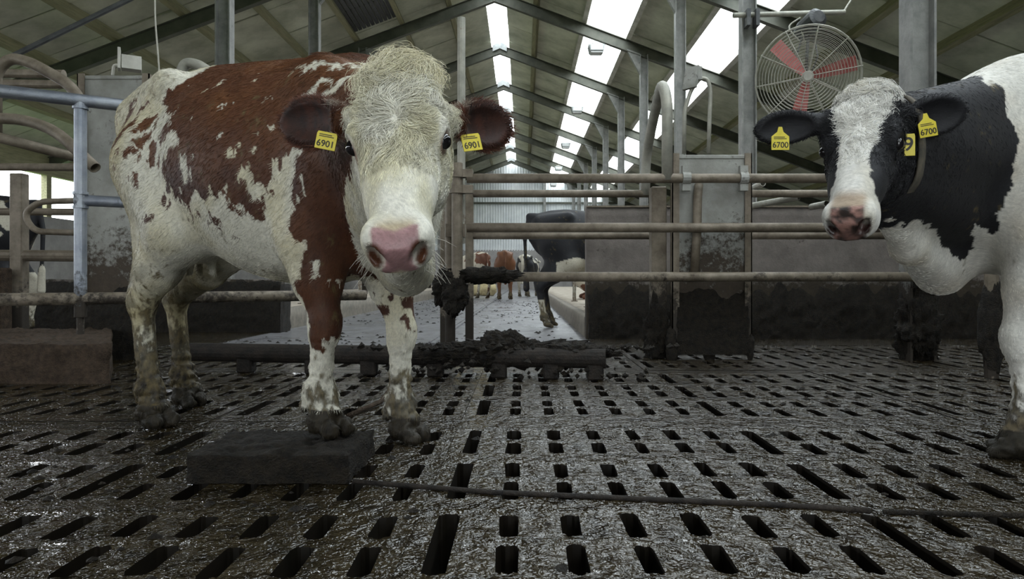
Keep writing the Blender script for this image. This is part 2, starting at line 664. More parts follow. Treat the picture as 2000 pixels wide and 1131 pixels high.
Y_SLAT1 = 1.28 + 3 * PL        # the slats end here, solid concrete beyond
fl = MB()
fl.box((WALL_L, Y_SLAT1, -0.3), (WALL_R, Y_FAR, -0.004))
floor = tag(fl.build('floor', 'alley'), kind='structure')
pit = MB()
pit.box((WALL_L, Y_BACK, -0.75), (WALL_R, Y_SLAT1, -0.7))
tag(pit.build('floor_pit', 'slurry'), kind='structure')
near = MB()
near.box((WALL_L, Y_BACK, -0.3), (WALL_R, 1.28 - PL, 0.0))
tag(near.build('floor_passage', 'wet_slats'), kind='structure')
sm = [slat_mesh(s) for s in range(5)]
for ky in range(-1, 3):
    for kx in range(-9, 9):
        o = bpy.data.objects.new('slat_panel', sm[(kx * 3 + ky * 5) % 5])
        COL.objects.link(o)
        o.parent = floor
        o.location = (SEAM0 + PW * kx, 1.28 + PL * ky, rng.uniform(-0.004, 0.004))
# sides of the yard beyond the last panels
xl, xr = SEAM0 - 9 * PW - PITCH / 2, SEAM0 + 9 * PW - PITCH / 2
sd = MB()
sd.box((WALL_L, 1.28 - PL, -0.3), (xl, Y_SLAT1, 0))
sd.box((xr, 1.28 - PL, -0.3), (WALL_R, Y_SLAT1, 0))
sd.build('floor_margin', 'wet_slats', floor)
gr = MB()
gr.box((-160, -160, -0.9), (160, 160, -0.8))
tag(gr.build('ground', 'grass'), kind='structure')

ap = MB()
ap.box((KR, Y_SLAT1, -0.2), (WALL_R, 7.12, 0.004))
ap.box((WALL_L, Y_SLAT1, -0.2), (KL, 8.05, 0.004))
ap.build('muddy_apron', 'wet_slats', floor)
# groove rail of the scraper, kerbs and beds along the alley
rl = MB()
rl.box((-1.0, Y_SLAT1 + 0.1, -0.004), (-0.84, Y_FAR - 0.4, 0.018))
rl.box((-0.90, Y_SLAT1 + 0.1, 0.018), (-0.88, Y_FAR - 0.4, 0.03))
tag(rl.build('trim_1', 'alley'), kind='structure')


def platform(name, x0, x1, y0, y1, h, kx, seed):
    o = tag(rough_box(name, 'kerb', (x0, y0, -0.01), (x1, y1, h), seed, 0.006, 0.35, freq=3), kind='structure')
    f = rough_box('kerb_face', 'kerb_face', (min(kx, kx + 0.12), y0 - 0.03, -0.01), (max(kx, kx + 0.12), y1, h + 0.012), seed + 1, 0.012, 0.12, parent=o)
    return o


platform('bed_platform_left', -6.4, KL - 0.12, 8.35, 40.0, 0.25, KL - 0.12, 3)
platform('bed_platform_right', KR + 0.12, 3.4, 7.4, 40.0, 0.2, KR, 4)

# low concrete walls
wr = tag(rough_box('wall_partition_right', 'wall_concrete', (0.66, 7.12, -0.01), (8.5, 7.3, 1.37), 5, 0.006, 0.09, freq=8), kind='structure')
cap = MB()
cap.box((0.66, 7.10, 1.372), (8.5, 7.32, 1.39))
cap.build('steel_edge', 'brown_pipe', wr)
wl = tag(rough_box('wall_partition_left', 'wall_concrete', (-6.4, 8.05, -0.01), (-2.90, 8.3, 0.62), 6, 0.02, 0.07, freq=9), kind='structure')
o = rough_box('caked_muck', 'muck', (-6.4, 7.96, -0.01), (-2.86, 8.07, 0.60), 12, 0.03, 0.03, parent=wl, freq=16, kind='stuff', ragged=0.03)
o2 = rough_box('caked_muck', 'muck', (-2.93, 7.98, -0.01), (-2.84, 8.33, 0.56), 13, 0.02, 0.03, parent=wl, freq=16, kind='stuff')
# muck splashed and dried against the foot of the right wall
mk = rough_box('caked_muck', 'muck', (0.68, 7.05, -0.01), (8.5, 7.13, 0.50), 11, 0.035, 0.028, parent=wr, freq=17, kind='stuff', ragged=0.16)

# raised bed kerb beside the cow, left
blk = tag(rough_box('bed_block', 'bed_muck', (-6.5, 4.05, -0.02), (-2.45, 5.35, 0.235), 8, 0.034, 0.03, freq=15), kind='structure')
for v in blk.data.vertices:      # the end of the bed is cut at an angle
    k = max(0.0, (v.co.x + 4.2) / 1.75)
    v.co.x -= (v.co.y - 4.05) * 0.60 * k

# ------------------------------------------------------------------ roof
RIGHT = [-0.53, 0.30, 1.53, 2.64, 3.97, 5.0, 6.35, 7.65, 8.95, 10.3, 11.7, WALL_R + 0.3]
LEFT = [-0.93, -1.85, -3.05, -4.2, -5.45, -6.6, -7.9, -9.2, -10.5, WALL_L - 0.3]
SKY = [(1.53, 2.64), (3.97, 5.0)]
BAYS = [(a, a + 4) for a in RAFT_Y[:-1]] + [(RAFT_Y[-1], Y_FAR)]
PT = 0.22     # panels lie above the purlins, purlins above the rafters


def slope_pt(x, y, up):
    s = 1 if x > RIDGE_X else -1
    return Vector((x + s * up * math.sin(TH), y, roof_z(x) + up * math.cos(TH)))


cm = MB()
for xs in (RIGHT, LEFT):
    for x0, x1 in zip(xs, xs[1:]):
        if (x0, x1) in SKY:
            continue
        q = [slope_pt(x0, Y_BACK, 0.31), slope_pt(x1, Y_BACK, 0.31), slope_pt(x1, Y_FAR, 0.31), slope_pt(x0, Y_FAR, 0.31)]
        r0 = cm.ring(q)
        r1 = cm.ring([p + Vector((0, 0, 0.03)) for p in q])
        cm.quad_loop(r0, r1)
        cm.f += [tuple(reversed(r0)), tuple(r1)]
ceiling = tag(cm.build('ceiling', 'roof_sheet'), kind='structure')


def slab_pts(x0, x1, y0, y1, up, t):
    q = [slope_pt(x0, y0, up), slope_pt(x1, y0, up), slope_pt(x1, y1, up), slope_pt(x0, y1, up)]
    n = (q[1] - q[0]).cross(q[3] - q[0]).normalized()
    if n.z < 0:
        n = -n
    return q, [p + n * t for p in q]


def slab(mb, x0, x1, y0, y1, up, t):
    a, b = slab_pts(x0, x1, y0, y1, up, t)
    r0, r1 = mb.ring(a), mb.ring(b)
    mb.quad_loop(r0, r1)
    mb.f += [tuple(reversed(r0)), tuple(r1)]


cache = {}
rest = MB()
for ib, (ya, yb) in enumerate(BAYS):
    for xs in (RIGHT, LEFT):
        for x0, x1 in zip(xs, xs[1:]):
            if (x0, x1) in SKY:
                continue
            for t in range(3):
                y0, y1 = ya + (yb - ya) * t / 3 + 0.012, ya + (yb - ya) * (t + 1) / 3 - 0.012
                if 5.2 < ya < 27 and abs(x0) < 9.3:
                    key = (x0, round(y1 - y0, 3))
                    if key not in cache:
                        mb = MB()
                        slab(mb, x0, x1, 0, y1 - y0, PT, 0.045)
                        o = mb.build('roof_panel', 'roof_board', ceiling, bevel=0.008)
                        cache[key] = o
                    else:
                        o = child_copy(cache[key], 'roof_panel', ceiling, (0, 0, 0))
                    o.location = (rng.uniform(-0.006, 0.006), y0, rng.uniform(-0.015, 0.012))
                else:
                    slab(rest, x0, x1, y0, y1, PT, 0.045)
o = rest.build('roof_panel', 'roof_board', ceiling)
o['kind'] = 'stuff'
for x in RIGHT[1:-1] + LEFT[1:-1]:
    mb = MB()
    s = 1 if x > RIDGE_X else -1
    w, h = 0.06, 0.2
    prof = []
    for du, dn in ((-w, 0.02), (w, 0.02), (w, 0.02 + h), (-w, 0.02 + h)):
        p = slope_pt(x, 0, dn)
        prof.append((p.x + du * math.cos(TH), p.z - s * du * math.sin(TH)))
    mb.prism(prof, Y_BACK, Y_FAR - 0.05)
    edge = any(abs(x - e) < 1e-6 for sk in SKY for e in sk)
    mb.build('skylight_kerb' if edge else 'purlin', 'frame_white' if edge else 'purlin_wood', ceiling)


def ibeam_mesh(name, p0, p1, depth, width, tf, tw, mat, parent=None, side=None):
    """I-section between two points in the frame plane; web lies in the x-z plane"""
    mb = MB()
    p0, p1 = Vector(p0), Vector(p1)
    t = (p1 - p0).normalized()
    n = Vector((t.z, 0, -t.x)) if side is None else Vector(side)
    e = Vector((0, 1, 0))

    def bar(a0, a1, b0, b1):
        r0 = mb.ring([p0 + n * a + e * b for a, b in ((a0, b0), (a1, b0), (a1, b1), (a0, b1))])
        r1 = mb.ring([p1 + n * a + e * b for a, b in ((a0, b0), (a1, b0), (a1, b1), (a0, b1))])
        mb.quad_loop(r0, r1)
        mb.f += [tuple(reversed(r0)), tuple(r1)]
    bar(-depth / 2, -depth / 2 + tf, -width / 2, width / 2)
    bar(depth / 2 - tf, depth / 2, -width / 2, width / 2)
    bar(-depth / 2 + tf, depth / 2 - tf, -tw / 2, tw / 2)
    return mb


def rafter_half(x_end):
    a = Vector((RIDGE_X, 0, RIDGE_Z - 0.13))
    b = Vector((x_end, 0, roof_z(x_end) - 0.13))
    return ibeam_mesh('rafter', a, b, 0.27, 0.13, 0.014, 0.012, 'rafter_steel')


proto = {}
for y in RAFT_Y:
    for s, xe in (('r', WALL_R), ('l', WALL_L)):
        if s not in proto:
            proto[s] = rafter_half(xe).build('rafter', 'rafter_steel', ceiling)
            o = proto[s]
        else:
            o = child_copy(proto[s], 'rafter', ceiling, (0, 0, 0))
        o.location = (0, y, 0)
    # splice plate under the ridge light
    mb = MB()
    mb.prism([(RIDGE_X - 0.22, RIDGE_Z - 0.21), (RIDGE_X, RIDGE_Z - 0.11), (RIDGE_X + 0.22, RIDGE_Z - 0.21), (RIDGE_X + 0.22, RIDGE_Z - 0.02), (RIDGE_X, RIDGE_Z + 0.10), (RIDGE_X - 0.22, RIDGE_Z - 0.02)], y - 0.075, y + 0.075)
    mb.build('ridge_bracket', 'lamp_grey', ceiling)
for ya, yb in BAYS:
    for x0, x1 in SKY:
        mb = MB()
        slab(mb, x0 + 0.03, x1 - 0.03, ya + 0.03, yb - 0.03, 0.24, 0.012)
        mb.build('skylight_pane', 'rooflight', ceiling)
        mb = MB()
        slab(mb, x0, x1, ya - 0.05, ya + 0.05, 0.02, 0.16)
        mb.build('skylight_bar', 'frame_white', ceiling)
    mb = MB()
    z = RIDGE_Z + 0.16
    mb.prism([(RIDGE_X - 0.21, z), (RIDGE_X, z + 0.08), (RIDGE_X + 0.21, z), (RIDGE_X + 0.21, z + 0.012), (RIDGE_X, z + 0.092), (RIDGE_X - 0.21, z + 0.012)], ya + 0.02, yb - 0.02)
    mb.build('ridge_pane', 'rooflight', ceiling)
# two closed dark ventilation strips in the left slope
for x0, x1, y0, y1 in ((-3.0, -1.9, 10.6, 11.9), (-4.15, -3.1, 15.0, 17.0)):
    mb = MB()
    for k in range(10):
        xa = x0 + (x1 - x0) * k / 10
        slab(mb, xa + 0.01, xa + 0.09, y0, y1, 0.15, 0.05)
    mb.build('vent_slats', 'dark_metal', ceiling)

# ------------------------------------------------------------------ outer walls
fw = MB()
fw.box((WALL_L, Y_FAR, -0.3), (WALL_R, Y_FAR + 0.2, 2.5))
wall_far = tag(fw.build('wall_far', 'concrete_far'), kind='structure')
k = 0
x = WALL_L
while x < WALL_R - 0.01:
    mb = MB()
    n = 6
    w = min(1.0, WALL_R - x)
    for j in range(n):
        a = x + w * j / n
        b = a + w / n
        prof = [(a, 0.0), (a + (b - a) * 0.45, 0.0), (a + (b - a) * 0.55, -0.055), (b - (b - a) * 0.08, -0.055), (b, 0.0)]
        for (xa, ya), (xb, yb) in zip(prof, prof[1:]):
            q = [(xa, Y_FAR + 0.05 + ya, 2.45), (xb, Y_FAR + 0.05 + yb, 2.45), (xb, Y_FAR + 0.05 + yb, roof_z(xb) + 0.28), (xa, Y_FAR + 0.05 + ya, roof_z(xa) + 0.28)]
            r = mb.ring(q)
            mb.f.append(tuple(r))
    mb.build('wall_sheet', 'corrugated', wall_far)
    x += 1.0
for z in (3.9, 5.4):
    mb = MB()
    mb.box((WALL_L, Y_FAR - 0.12, z), (WALL_R, Y_FAR - 0.04, z + 0.12))
    mb.build('girt', 'rafter_steel', wall_far)
for xx in (-4.05, 1.35, 6.0):
    mb = MB()
    mb.box((xx - 0.08, Y_FAR - 0.28, 0), (xx + 0.08, Y_FAR - 0.13, roof_z(xx) - 0.2))
    mb.build('wall_post', 'column_steel', wall_far)


def side_wall(name, x, t):
    mb = MB()
    mb.box((min(x, x + t), Y_BACK, -0.3), (max(x, x + t), Y_FAR, 2.2))
    o = tag(mb.build(name, 'concrete_far'), kind='structure')
    mb = MB()
    mb.box((min(x, x + t), Y_BACK, 3.25), (max(x, x + t), Y_FAR, 4.1))
    mb.build('eaves_board', 'purlin_wood', o)
    for y in RAFT_Y + [Y_FAR - 0.2]:
        mb = MB()
        mb.box((min(x, x + t), y - 0.09, 2.2), (max(x, x + t), y + 0.09, 3.25))
        mb.build('wall_post', 'purlin_wood', o)
    return o


side_wall('wall_left', WALL_L, -0.15)
rw = MB()
rw.box((WALL_R, Y_BACK, -0.3), (WALL_R + 0.15, Y_FAR, 3.2))
tag(rw.build('wall_right', 'concrete_far'), kind='structure')
bw = MB()  # unseen near wall; its doorway gap is added to let fill light in
bw.box((WALL_L, Y_BACK - 0.2, -0.3), (-3.3, Y_BACK, 3.8))
bw.box((1.9, Y_BACK - 0.2, -0.3), (WALL_R, Y_BACK, 3.8))
bw.prism([(-3.3, 3.8), (1.9, 3.8), (WALL_R, 3.8), (WALL_R, roof_z(WALL_R) + 0.25), (RIDGE_X, RIDGE_Z + 0.25), (WALL_L, roof_z(WALL_L) + 0.25), (WALL_L, 3.8)], Y_BACK - 0.2, Y_BACK)
tag(bw.build('wall_near', 'concrete_far'), kind='structure')

# ------------------------------------------------------------------ steel columns under the rafters
col_cache = {}
ORD = ['carrying the cage fan arm', 'third', 'fourth', 'fifth', 'sixth', 'seventh', 'eighth', 'ninth', 'tenth']


def column(x, y, side, label, group=None):
    t = thing('steel_column', label, 'column', (x, y, 0), group)
    top = roof_z(x) - 0.2
    key = side
    if key not in col_cache:
        mb = ibeam_mesh('shaft', (0, 0, -0.1), (0, 0, top), 0.20, 0.16, 0.018, 0.012, 'column_steel', side=(1, 0, 0))
        col_cache[key] = mb.build('shaft', 'column_steel', t, origin=(0, 0, 0))
        b2 = MB()
        b2.prism([(-0.1, top - 0.5), (-0.1, top + 0.02), (-0.45, top + (0.15 if x > 0 else -0.1))], -0.05, 0.05)
        col_cache[key + 'h'] = b2.build('haunch', 'column_steel', t, origin=(0, 0, 0))
        if x < 0:
            col_cache[key + 'h'].scale = (-1, 1, 1)
    else:
        child_copy(col_cache[key], 'shaft', t, (0, 0, 0))
        child_copy(col_cache[key + 'h'], 'haunch', t, (0, 0, 0), scale=(-1, 1, 1) if x < 0 else None)
    return t


CXR, CXL = 3.05, -4.06
for i, y in enumerate(RAFT_Y[4:]):
    if y < 6:
        lab = 'stout steel column with muck-caked foot beside the black-and-white cow'
    elif i == 1:
        lab = 'grey steel roof column carrying the cage fan arm'
    elif i == 2:
        lab = 'grey steel roof column beside the bent hoop pipe, one bay behind the fan'
    else:
        lab = 'slender grey steel roof column in the row running back beside the skylight'
    column(CXR, y, 'r', lab, 'roof columns right of the alley')
for i, y in enumerate(RAFT_Y[5:]):
    if i == 0:
        lab = 'roof column with pale flange rising behind the red-and-white cow\'s back'
    elif i == 1:
        lab = 'dark slim roof column behind the red-and-white cow\'s withers'
    else:
        lab = 'slender roof column in the row along the left bed platform'
    column(CXL, y, 'l', lab, 'roof columns left of the alley')
for nm, (cx, cy), seed in (('r', (CXR, 5.28), 2),):
    root = [o for o in bpy.data.objects if o.name.startswith('steel_column') and abs(o.location.x - cx) < 0.01 and abs(o.location.y - cy) < 0.01][0]
    lump('caked_muck', 'muck', root, (cx, cy, 0.26), (0.15, 0.14, 0.36), seed, 0.42, 15, 5, flat=-0.26)

# ------------------------------------------------------------------ lamps hung below the skylight
def flood_lamp(x, y, z, label):
    t = thing('hanging_lamp', label, 'lamp', (x, y, z), 'lamps hung under the skylight')
    if 'lamp' not in proto:
        mb = MB()
        mb.prism([(-0.17, -0.09), (0.17, -0.09), (0.21, 0.09), (-0.21, 0.09)], -0.16, 0.16)
        a = mb.build('housing', 'lamp_grey', t, bevel=0.012, origin=(0, 0, 0))
        mb = MB()
        mb.prism([(-0.145, -0.115), (0.145, -0.115), (0.155, -0.088), (-0.155, -0.088)], -0.14, 0.14)
        mb.box((-0.15, -0.175, -0.06), (0.15, -0.158, 0.06))
        b = mb.build('glass', 'lamp_glass', t, origin=(0, 0, 0))
        mb = MB()
        mb.tube([(-0.12, 0, 0.09), (-0.1, 0, 0.16), (0.1, 0, 0.16), (0.12, 0, 0.09)], 0.012, 6)
        c = mb.build('bracket', 'wire', t, origin=(0, 0, 0))
        proto['lamp'] = (a, b, c)
    else:
        for o, n in zip(proto['lamp'], ('housing', 'glass', 'bracket')):
            child_copy(o, n, t, (0, 0, 0))
    mb = MB()
    mb.tube([(0, 0, 0.16), (0, 0, roof_z(x) - z + 0.05)], 0.008, 5)
    mb.build('cable', 'wire', t, origin=(0, 0, 0))


LNAMES = ['first', 'second', 'third', 'fourth', 'fifth']
for i in range(5):
    y = 17.3 + 6.2 * i
    flood_lamp(1.85, y, roof_z(1.85) - 0.5, 'grey box lamp below the skylight, ' + LNAMES[i] + ' in its row back from the gate')

# ------------------------------------------------------------------ cage fan on its arm
FC = at(1577, 150, 8.9)
fan = thing('cage_fan', 'large wire-cage barn fan with three faded red blades', 'fan', FC)
ax = Vector((-0.30, -0.92, -0.20)).normalized()
M = ax.to_track_quat('Z', 'Y').to_matrix().to_4x4()


def L(p):
    return M @ Vector(p)


for side, dz in ((1, 0.11), (-1, -0.11)):
    mb = MB()
    for i in range(15):
        r = 0.10 + 0.535 * i / 14
        z = dz * (1 - (r / 0.68) ** 2 * 0.75)
        pts = [L((r * math.cos(a), r * math.sin(a), z)) for a in np.linspace(0, 2 * math.pi, 41)]
        mb.tube(pts, 0.0042, 4, caps=False)
    g = mb.build('guard', 'wire', fan, origin=(0, 0, 0))
    mb = MB()
    for k in range(10):
        a = 2 * math.pi * k / 10 + 0.12
        mb.tube([L((0.07 * math.cos(a), 0.07 * math.sin(a), dz)), L((0.36 * math.cos(a), 0.36 * math.sin(a), dz * 0.8)), L((0.655 * math.cos(a), 0.655 * math.sin(a), dz * 0.28))], 0.0065, 5)
    mb.build('spokes', 'wire', g)
mb = MB()
for z in (-0.03, 0.03):
    mb.tube([L((0.645 * math.cos(a), 0.645 * math.sin(a), z)) for a in np.linspace(0, 2 * math.pi, 49)], 0.007, 5, caps=False)
mb.build('rim', 'wire', fan, origin=(0, 0, 0))
for deg in (132, 12, 258):
    a = math.radians(deg)
    mb = MB()
    u, w = Vector((math.cos(a), math.sin(a), 0)), Vector((-math.sin(a), math.cos(a), 0))
    ring = []
    for r, hw, tw in ((0.06, 0.05, 0.6), (0.2, 0.075, 0.5), (0.4, 0.095, 0.42), (0.59, 0.10, 0.36)):
        for s in (-1, 1):
            p = u * r + w * hw * s * math.cos(tw) + Vector((0, 0, 1)) * hw * s * math.sin(tw) * 0.8
            ring.append(p)
    top = mb.ring([L(p) for p in ring])
    bot = mb.ring([L(p - Vector((0, 0, 0.012))) for p in ring])
    for i in range(0, 6, 2):
        mb.f.append((top[i], top[i + 1], top[i + 3], top[i + 2]))
        mb.f.append((bot[i], bot[i + 2], bot[i + 3], bot[i + 1]))
        mb.f.append((top[i], top[i + 2], bot[i + 2], bot[i]))
        mb.f.append((top[i + 1], bot[i + 1], bot[i + 3], top[i + 3]))
    mb.f += [(top[0], bot[0], bot[1], top[1]), (top[6], top[7], bot[7], bot[6])]
    mb.build('blade', 'fan_red', fan, origin=(0, 0, 0))
mb = MB()
mb.tube([L((0, 0, -0.05)), L((0, 0, 0.07)), L((0, 0, 0.085))], [0.075, 0.075, 0.05], 16)
mb.build('hub', 'frame_white', fan, smooth=False, origin=(0, 0, 0))
mb = MB()
mt = at(1580, 50, 9.05) - FC
mb.tube([mt + Vector((-0.05, 0.18, -0.06)), mt + Vector((-0.02, 0.1, -0.02)), mt + Vector((0.05, -0.16, 0.05)), mt + Vector((0.055, -0.19, 0.055))], [0.10, 0.13, 0.13, 0.08], 16)
mb.build('motor', 'dark_metal', fan, origin=(0, 0, 0))
mb = MB()
for sx in (-0.09, 0.0, 0.09):
    mb.tube([mt + Vector((sx * 0.8, 0.02, -0.1)), L((sx * 1.5, 0.25, -0.16)), L((sx * 0.5, 0.02, -0.13))], 0.012 if sx else 0.022, 6)
mb.tube([L((0, 0, -0.24)), L((0, 0, -0.1))], 0.06, 12)
mb.build('hanger', 'dark_metal', fan, origin=(0, 0, 0))

armA, armB = at(1432, 30, 9.14), at(1650, 24, 9.14)
arm = thing('fan_arm', 'pale horizontal pipe arm clamped to the roof column above the cage fan', 'pipe', armA)
mb = MB()
mb.tube([armA, armB], 0.035, 12, hollow=True)
mb.build('arm_pipe', 'pale_pipe', arm, smooth=False)
mb = MB()
mb.tube([armB + Vector((-0.02, 0, 0)), armB + Vector((0.12, 0, 0.22)), armB + Vector((0.16, 0, 0.5)), armB + Vector((0.18, 0.3, roof_z(4.4) - 4.35))], 0.014, 6)
mb.build('chain', 'wire', arm)
mb = MB()
for dx in (0.13, 0.25):
    mb.box((CXR - 0.19 + dx - 0.02, 9.05, armA.z - 0.16), (CXR - 0.19 + dx + 0.03, 9.2, armA.z + 0.06))
mb.build('clamp', 'dark_metal', arm)
mb = MB()
mb.tube([armA + Vector((0.9, 0, -0.03)), armA + Vector((0.7, -0.02, -0.16)), armA + Vector((0.95, -0.05, -0.45)), mt + FC + Vector((-0.1, 0, -0.05))], 0.012, 6, bend=0.15)
mb.build('power_cable', 'wire', arm)

# ------------------------------------------------------------------ gates right of the alley
GY, GY2 = 5.16, 6.08
ZR = (1.385, 1.012, 0.64)


def rail(parent, p0, p1, r, mat='brown_pipe', name='rail', n=16):
    mb = MB()
    mb.tube([p0, p1], r, n, hollow=True)
    o = mb.build(name, mat, parent, smooth=False)
    for p in o.data.polygons:
        p.use_smooth = len(p.vertices) == 4
    return o


gt = thing('pipe_gate', 'brown three-rail pipe gate crossing in front of the sliding panel', 'gate', (-0.5, GY, 0))
X0 = at(912, 350, GY).x
for z, x1 in zip(ZR, (2.95, 3.0, 3.35)):
    rail(gt, (X0, GY, z), (x1, GY, z), 0.036)
PX = at(893, 0, GY).x
mb = MB()
mb.tube([(PX, GY, 0.40), (PX, GY, 1.50)], 0.042, 14)
mb.build('gate_post', 'brown_pipe', gt)
for z in (1.42, 1.30):
    mb = MB()
    mb.tube([(PX, GY, z - 0.03), (PX, GY, z + 0.03)], 0.06, 14)
    mb.box((PX + 0.03, GY - 0.035, z - 0.03), (PX + 0.12, GY + 0.035, z + 0.03))
    mb.build('hinge', 'brown_pipe', gt)
mb = MB()
mb.tube([(PX + 0.02, GY, 0.64), (PX + 0.5, GY, 0.64)], 0.042, 12)
lump('caked_muck', 'muck', gt, (PX + 0.21, GY, 0.65), (0.31, 0.055, 0.06), 21, 0.42, 20, 5)
lump('caked_muck', 'muck', gt, (PX - 0.02, GY, 0.52), (0.10, 0.08, 0.16), 22, 0.42, 20, 5)
HX = at(1303, 0, GY).x
mb = MB()
mb.tube([(HX, GY, 1.37), (HX, GY, 1.98), (HX - 0.01, GY + 0.13, 2.15), (HX + 0.01, GY2 - 0.35, 2.0), (HX + 0.005, GY2, 1.72), (HX, GY2, 1.37)], 0.042, 16, bend=0.2)
hoop = thing('hoop_pipe', 'tall bent hoop pipe joining the front and rear pipe gates', 'pipe', (HX, GY + 0.4, 1.37))
mb.build('hoop_tube', 'pale_pipe', hoop, smooth=True)
for px in (1340, 1452):
    xx = at(px, 0, GY).x
    mb = MB()
    mb.tube([(xx - 0.03, GY, 1.385), (xx + 0.03, GY, 1.385)], 0.05, 14)
    mb.box((xx - 0.03, GY - 0.02, 1.43), (xx + 0.03, GY + 0.03, 1.48))
    mb.box((xx - 0.03, GY - 0.02, 1.29), (xx + 0.03, GY + 0.03, 1.34))
    mb.build('clamp', 'panel_steel', gt)

pole = thing('tall_pole', 'tall pale round pole rising beside the red-and-white cow\'s ear', 'pole', (at(901, 0, 5.3).x, 5.3, 0))
mb = MB()
q = at(901, 0, 5.3).x
mb.tube([(q, 5.3, 0.9), (q, 5.3, CAMH + 511 * 5.3 / FPX)], 0.031, 14, hollow=True)
mb.build('pole_tube', 'pale_pipe', pole)
mb = MB()
mb.tube([(q - 0.09, 5.34, 0.0), (q - 0.09, 5.34, 1.35)], 0.04, 12)
mb.box((q - 0.12, 5.27, 0.95), (q + 0.03, 5.40, 1.05))
mb.build('foot_pipe', 'brown_pipe', pole)
lump('caked_muck', 'muck', pole, (q - 0.11, 5.34, 0.55), (0.12, 0.08, 0.15), 23, 0.42, 20, 5)

g2 = thing('pipe_gate', 'brown pipe gate behind the front gate, parallel to the low concrete wall', 'gate', (0.3, GY2, 0))
for z in ZR:
    rail(g2, (at(900, 0, GY2).x, GY2, z), (at(1278, 0, GY2).x, GY2, z), 0.034)
    rail(g2, (at(1462, 0, GY2).x, GY2, z), (at(1745, 0, GY2).x, GY2, z), 0.034)
for px in (868, 917):
    xx = at(px, 0, GY2).x
    mb = MB()
    mb.box((xx - 0.035, GY2 - 0.035, 0.0), (xx + 0.035, GY2 + 0.035, 1.46))
    mb.build('gate_post', 'brown_pipe', g2, bevel=0.006)
for a, b, r in (((1470, 402), (1560, 385), 0.03), ((1585, 404), (1615, 398), 0.03), ((1462, 372), (1490, 358), 0.028)):
    mb = MB()
    mb.tube([at(*a, 6.4), at(*b, 6.1)], r, 12, hollow=True)
    mb.build('brace', 'pale_pipe', g2)

sp = thing('square_post', 'square brown post between the two pipe gates, muck at its foot', 'post', (1.12, 5.45, 0))
mb = MB()
mb.box((1.02, 5.42, 0), (1.14, 5.54, 1.36))
mb.build('post_tube', 'brown_pipe', sp, bevel=0.008)
lump('caked_muck', 'muck', sp, (1.06, 5.42, 0.18), (0.11, 0.10, 0.26), 31, 0.5, 16, 5, flat=-0.18)


def slide_panel(root, x0, x1, y, z0, z1, seed):
    mb = MB()
    mb.box((x0 + 0.03, y - 0.012, z0), (x1 - 0.03, y + 0.012, z1))
    mb.box((x0 + 0.03, y - 0.02, z1 - 0.03), (x1 - 0.03, y + 0.02, z1))
    mb.build('sheet', 'panel_steel', root, bevel=0.004)
    for xa, xb in ((x0, x0 + 0.055), (x1 - 0.055, x1)):
        mb = MB()
        mb.box((xa, y - 0.035, z0 - 0.02), (xb, y - 0.025, z1 + 0.01))
        mb.box((xa if xa == x0 else xb - 0.008, y - 0.035, z0 - 0.02), (xa + 0.008 if xa == x0 else xb, y + 0.035, z1 + 0.01))
        mb.box((xa, y + 0.025, z0 - 0.02), (xb, y + 0.035, z1 + 0.01))
        mb.build('guide_channel', 'brown_pipe', root)


PY = 5.30
rp = thing('sliding_panel', 'dented steel sliding panel caked with manure behind the pipe gate', 'panel', (1.4, PY, 0))
xa, xb = at(1311, 0, PY).x, at(1466, 0, PY).x
slide_panel(rp, xa, xb, PY, 0.10, 1.585, 3)
o = rough_box('caked_muck', 'muck', (xa + 0.04, PY - 0.05, 0.04), (xb - 0.03, PY + 0.02, 0.56), 41, 0.020, 0.014, parent=rp, freq=26, ragged=0.10)
o.location = -Vector(rp.location)
lump('muck_drip', 'muck', rp, (at(1385, 0, PY).x, PY, 0.05), (0.05, 0.04, 0.1), 42, 0.3, 15)
lump('muck_drip', 'muck', rp, (xb - 0.01, PY - 0.02, 0.10), (0.03, 0.04, 0.12), 43, 0.3, 15)
lump('muck_drip', 'muck', rp, (xa + 0.0, PY - 0.02, 0.12), (0.05, 0.05, 0.14), 44, 0.3, 15)
hx = at(1358, 0, PY).x
mb = MB()
mb.tube([(hx - 0.02, PY - 0.05, 0.66), (hx - 0.005, PY - 0.075, 1.0), (hx + 0.0, PY - 0.07, 1.26), (hx + 0.02, PY - 0.03, 1.35)], 0.034, 14, bend=0.08)
mb.build('handle_pipe', 'brown_pipe', rp, smooth=True)
mb = MB()
mb.tube([at(1336, 300, PY), at(1337, 215, PY), at(1350, 175, PY), at(1368, 152, PY), at(1382, 155, PY), at(1388, 175, PY), at(1386, 225, PY), at(1384, 300, PY)], 0.016, 10, bend=0.05)
mb.build('lifting_loop', 'pale_pipe', rp, smooth=True)
mb = MB()
c = at(1352, 152, PY)
mb.box((-0.012, -0.05, -0.09), (0.012, 0.07, 0.09), Matrix.Translation(c) @ Matrix.Rotation(0.7, 4, 'Z') @ Matrix.Rotation(0.25, 4, 'Y'))
mb.box((0.03, -0.03, -0.02), (0.07, 0.05, 0.08), Matrix.Translation(c))
mb.build('latch_plate', 'panel_steel', rp)

# muck-caked hanging post behind the black-and-white cow
hp = thing('hanging_post', 'dark muck-caked post standing behind the black-and-white cow\'s foreleg', 'post', (2.95, 4.3, 0))
mb = MB()
mb.tube([(2.95, 4.3, 0.0), (2.95, 4.3, 1.3)], 0.04, 12)
mb.build('post_tube', 'brown_pipe', hp)
lump('caked_muck', 'muck', hp, (2.95, 4.3, 0.33), (0.075, 0.07, 0.30), 33, 0.3, 12, flat=-0.33)

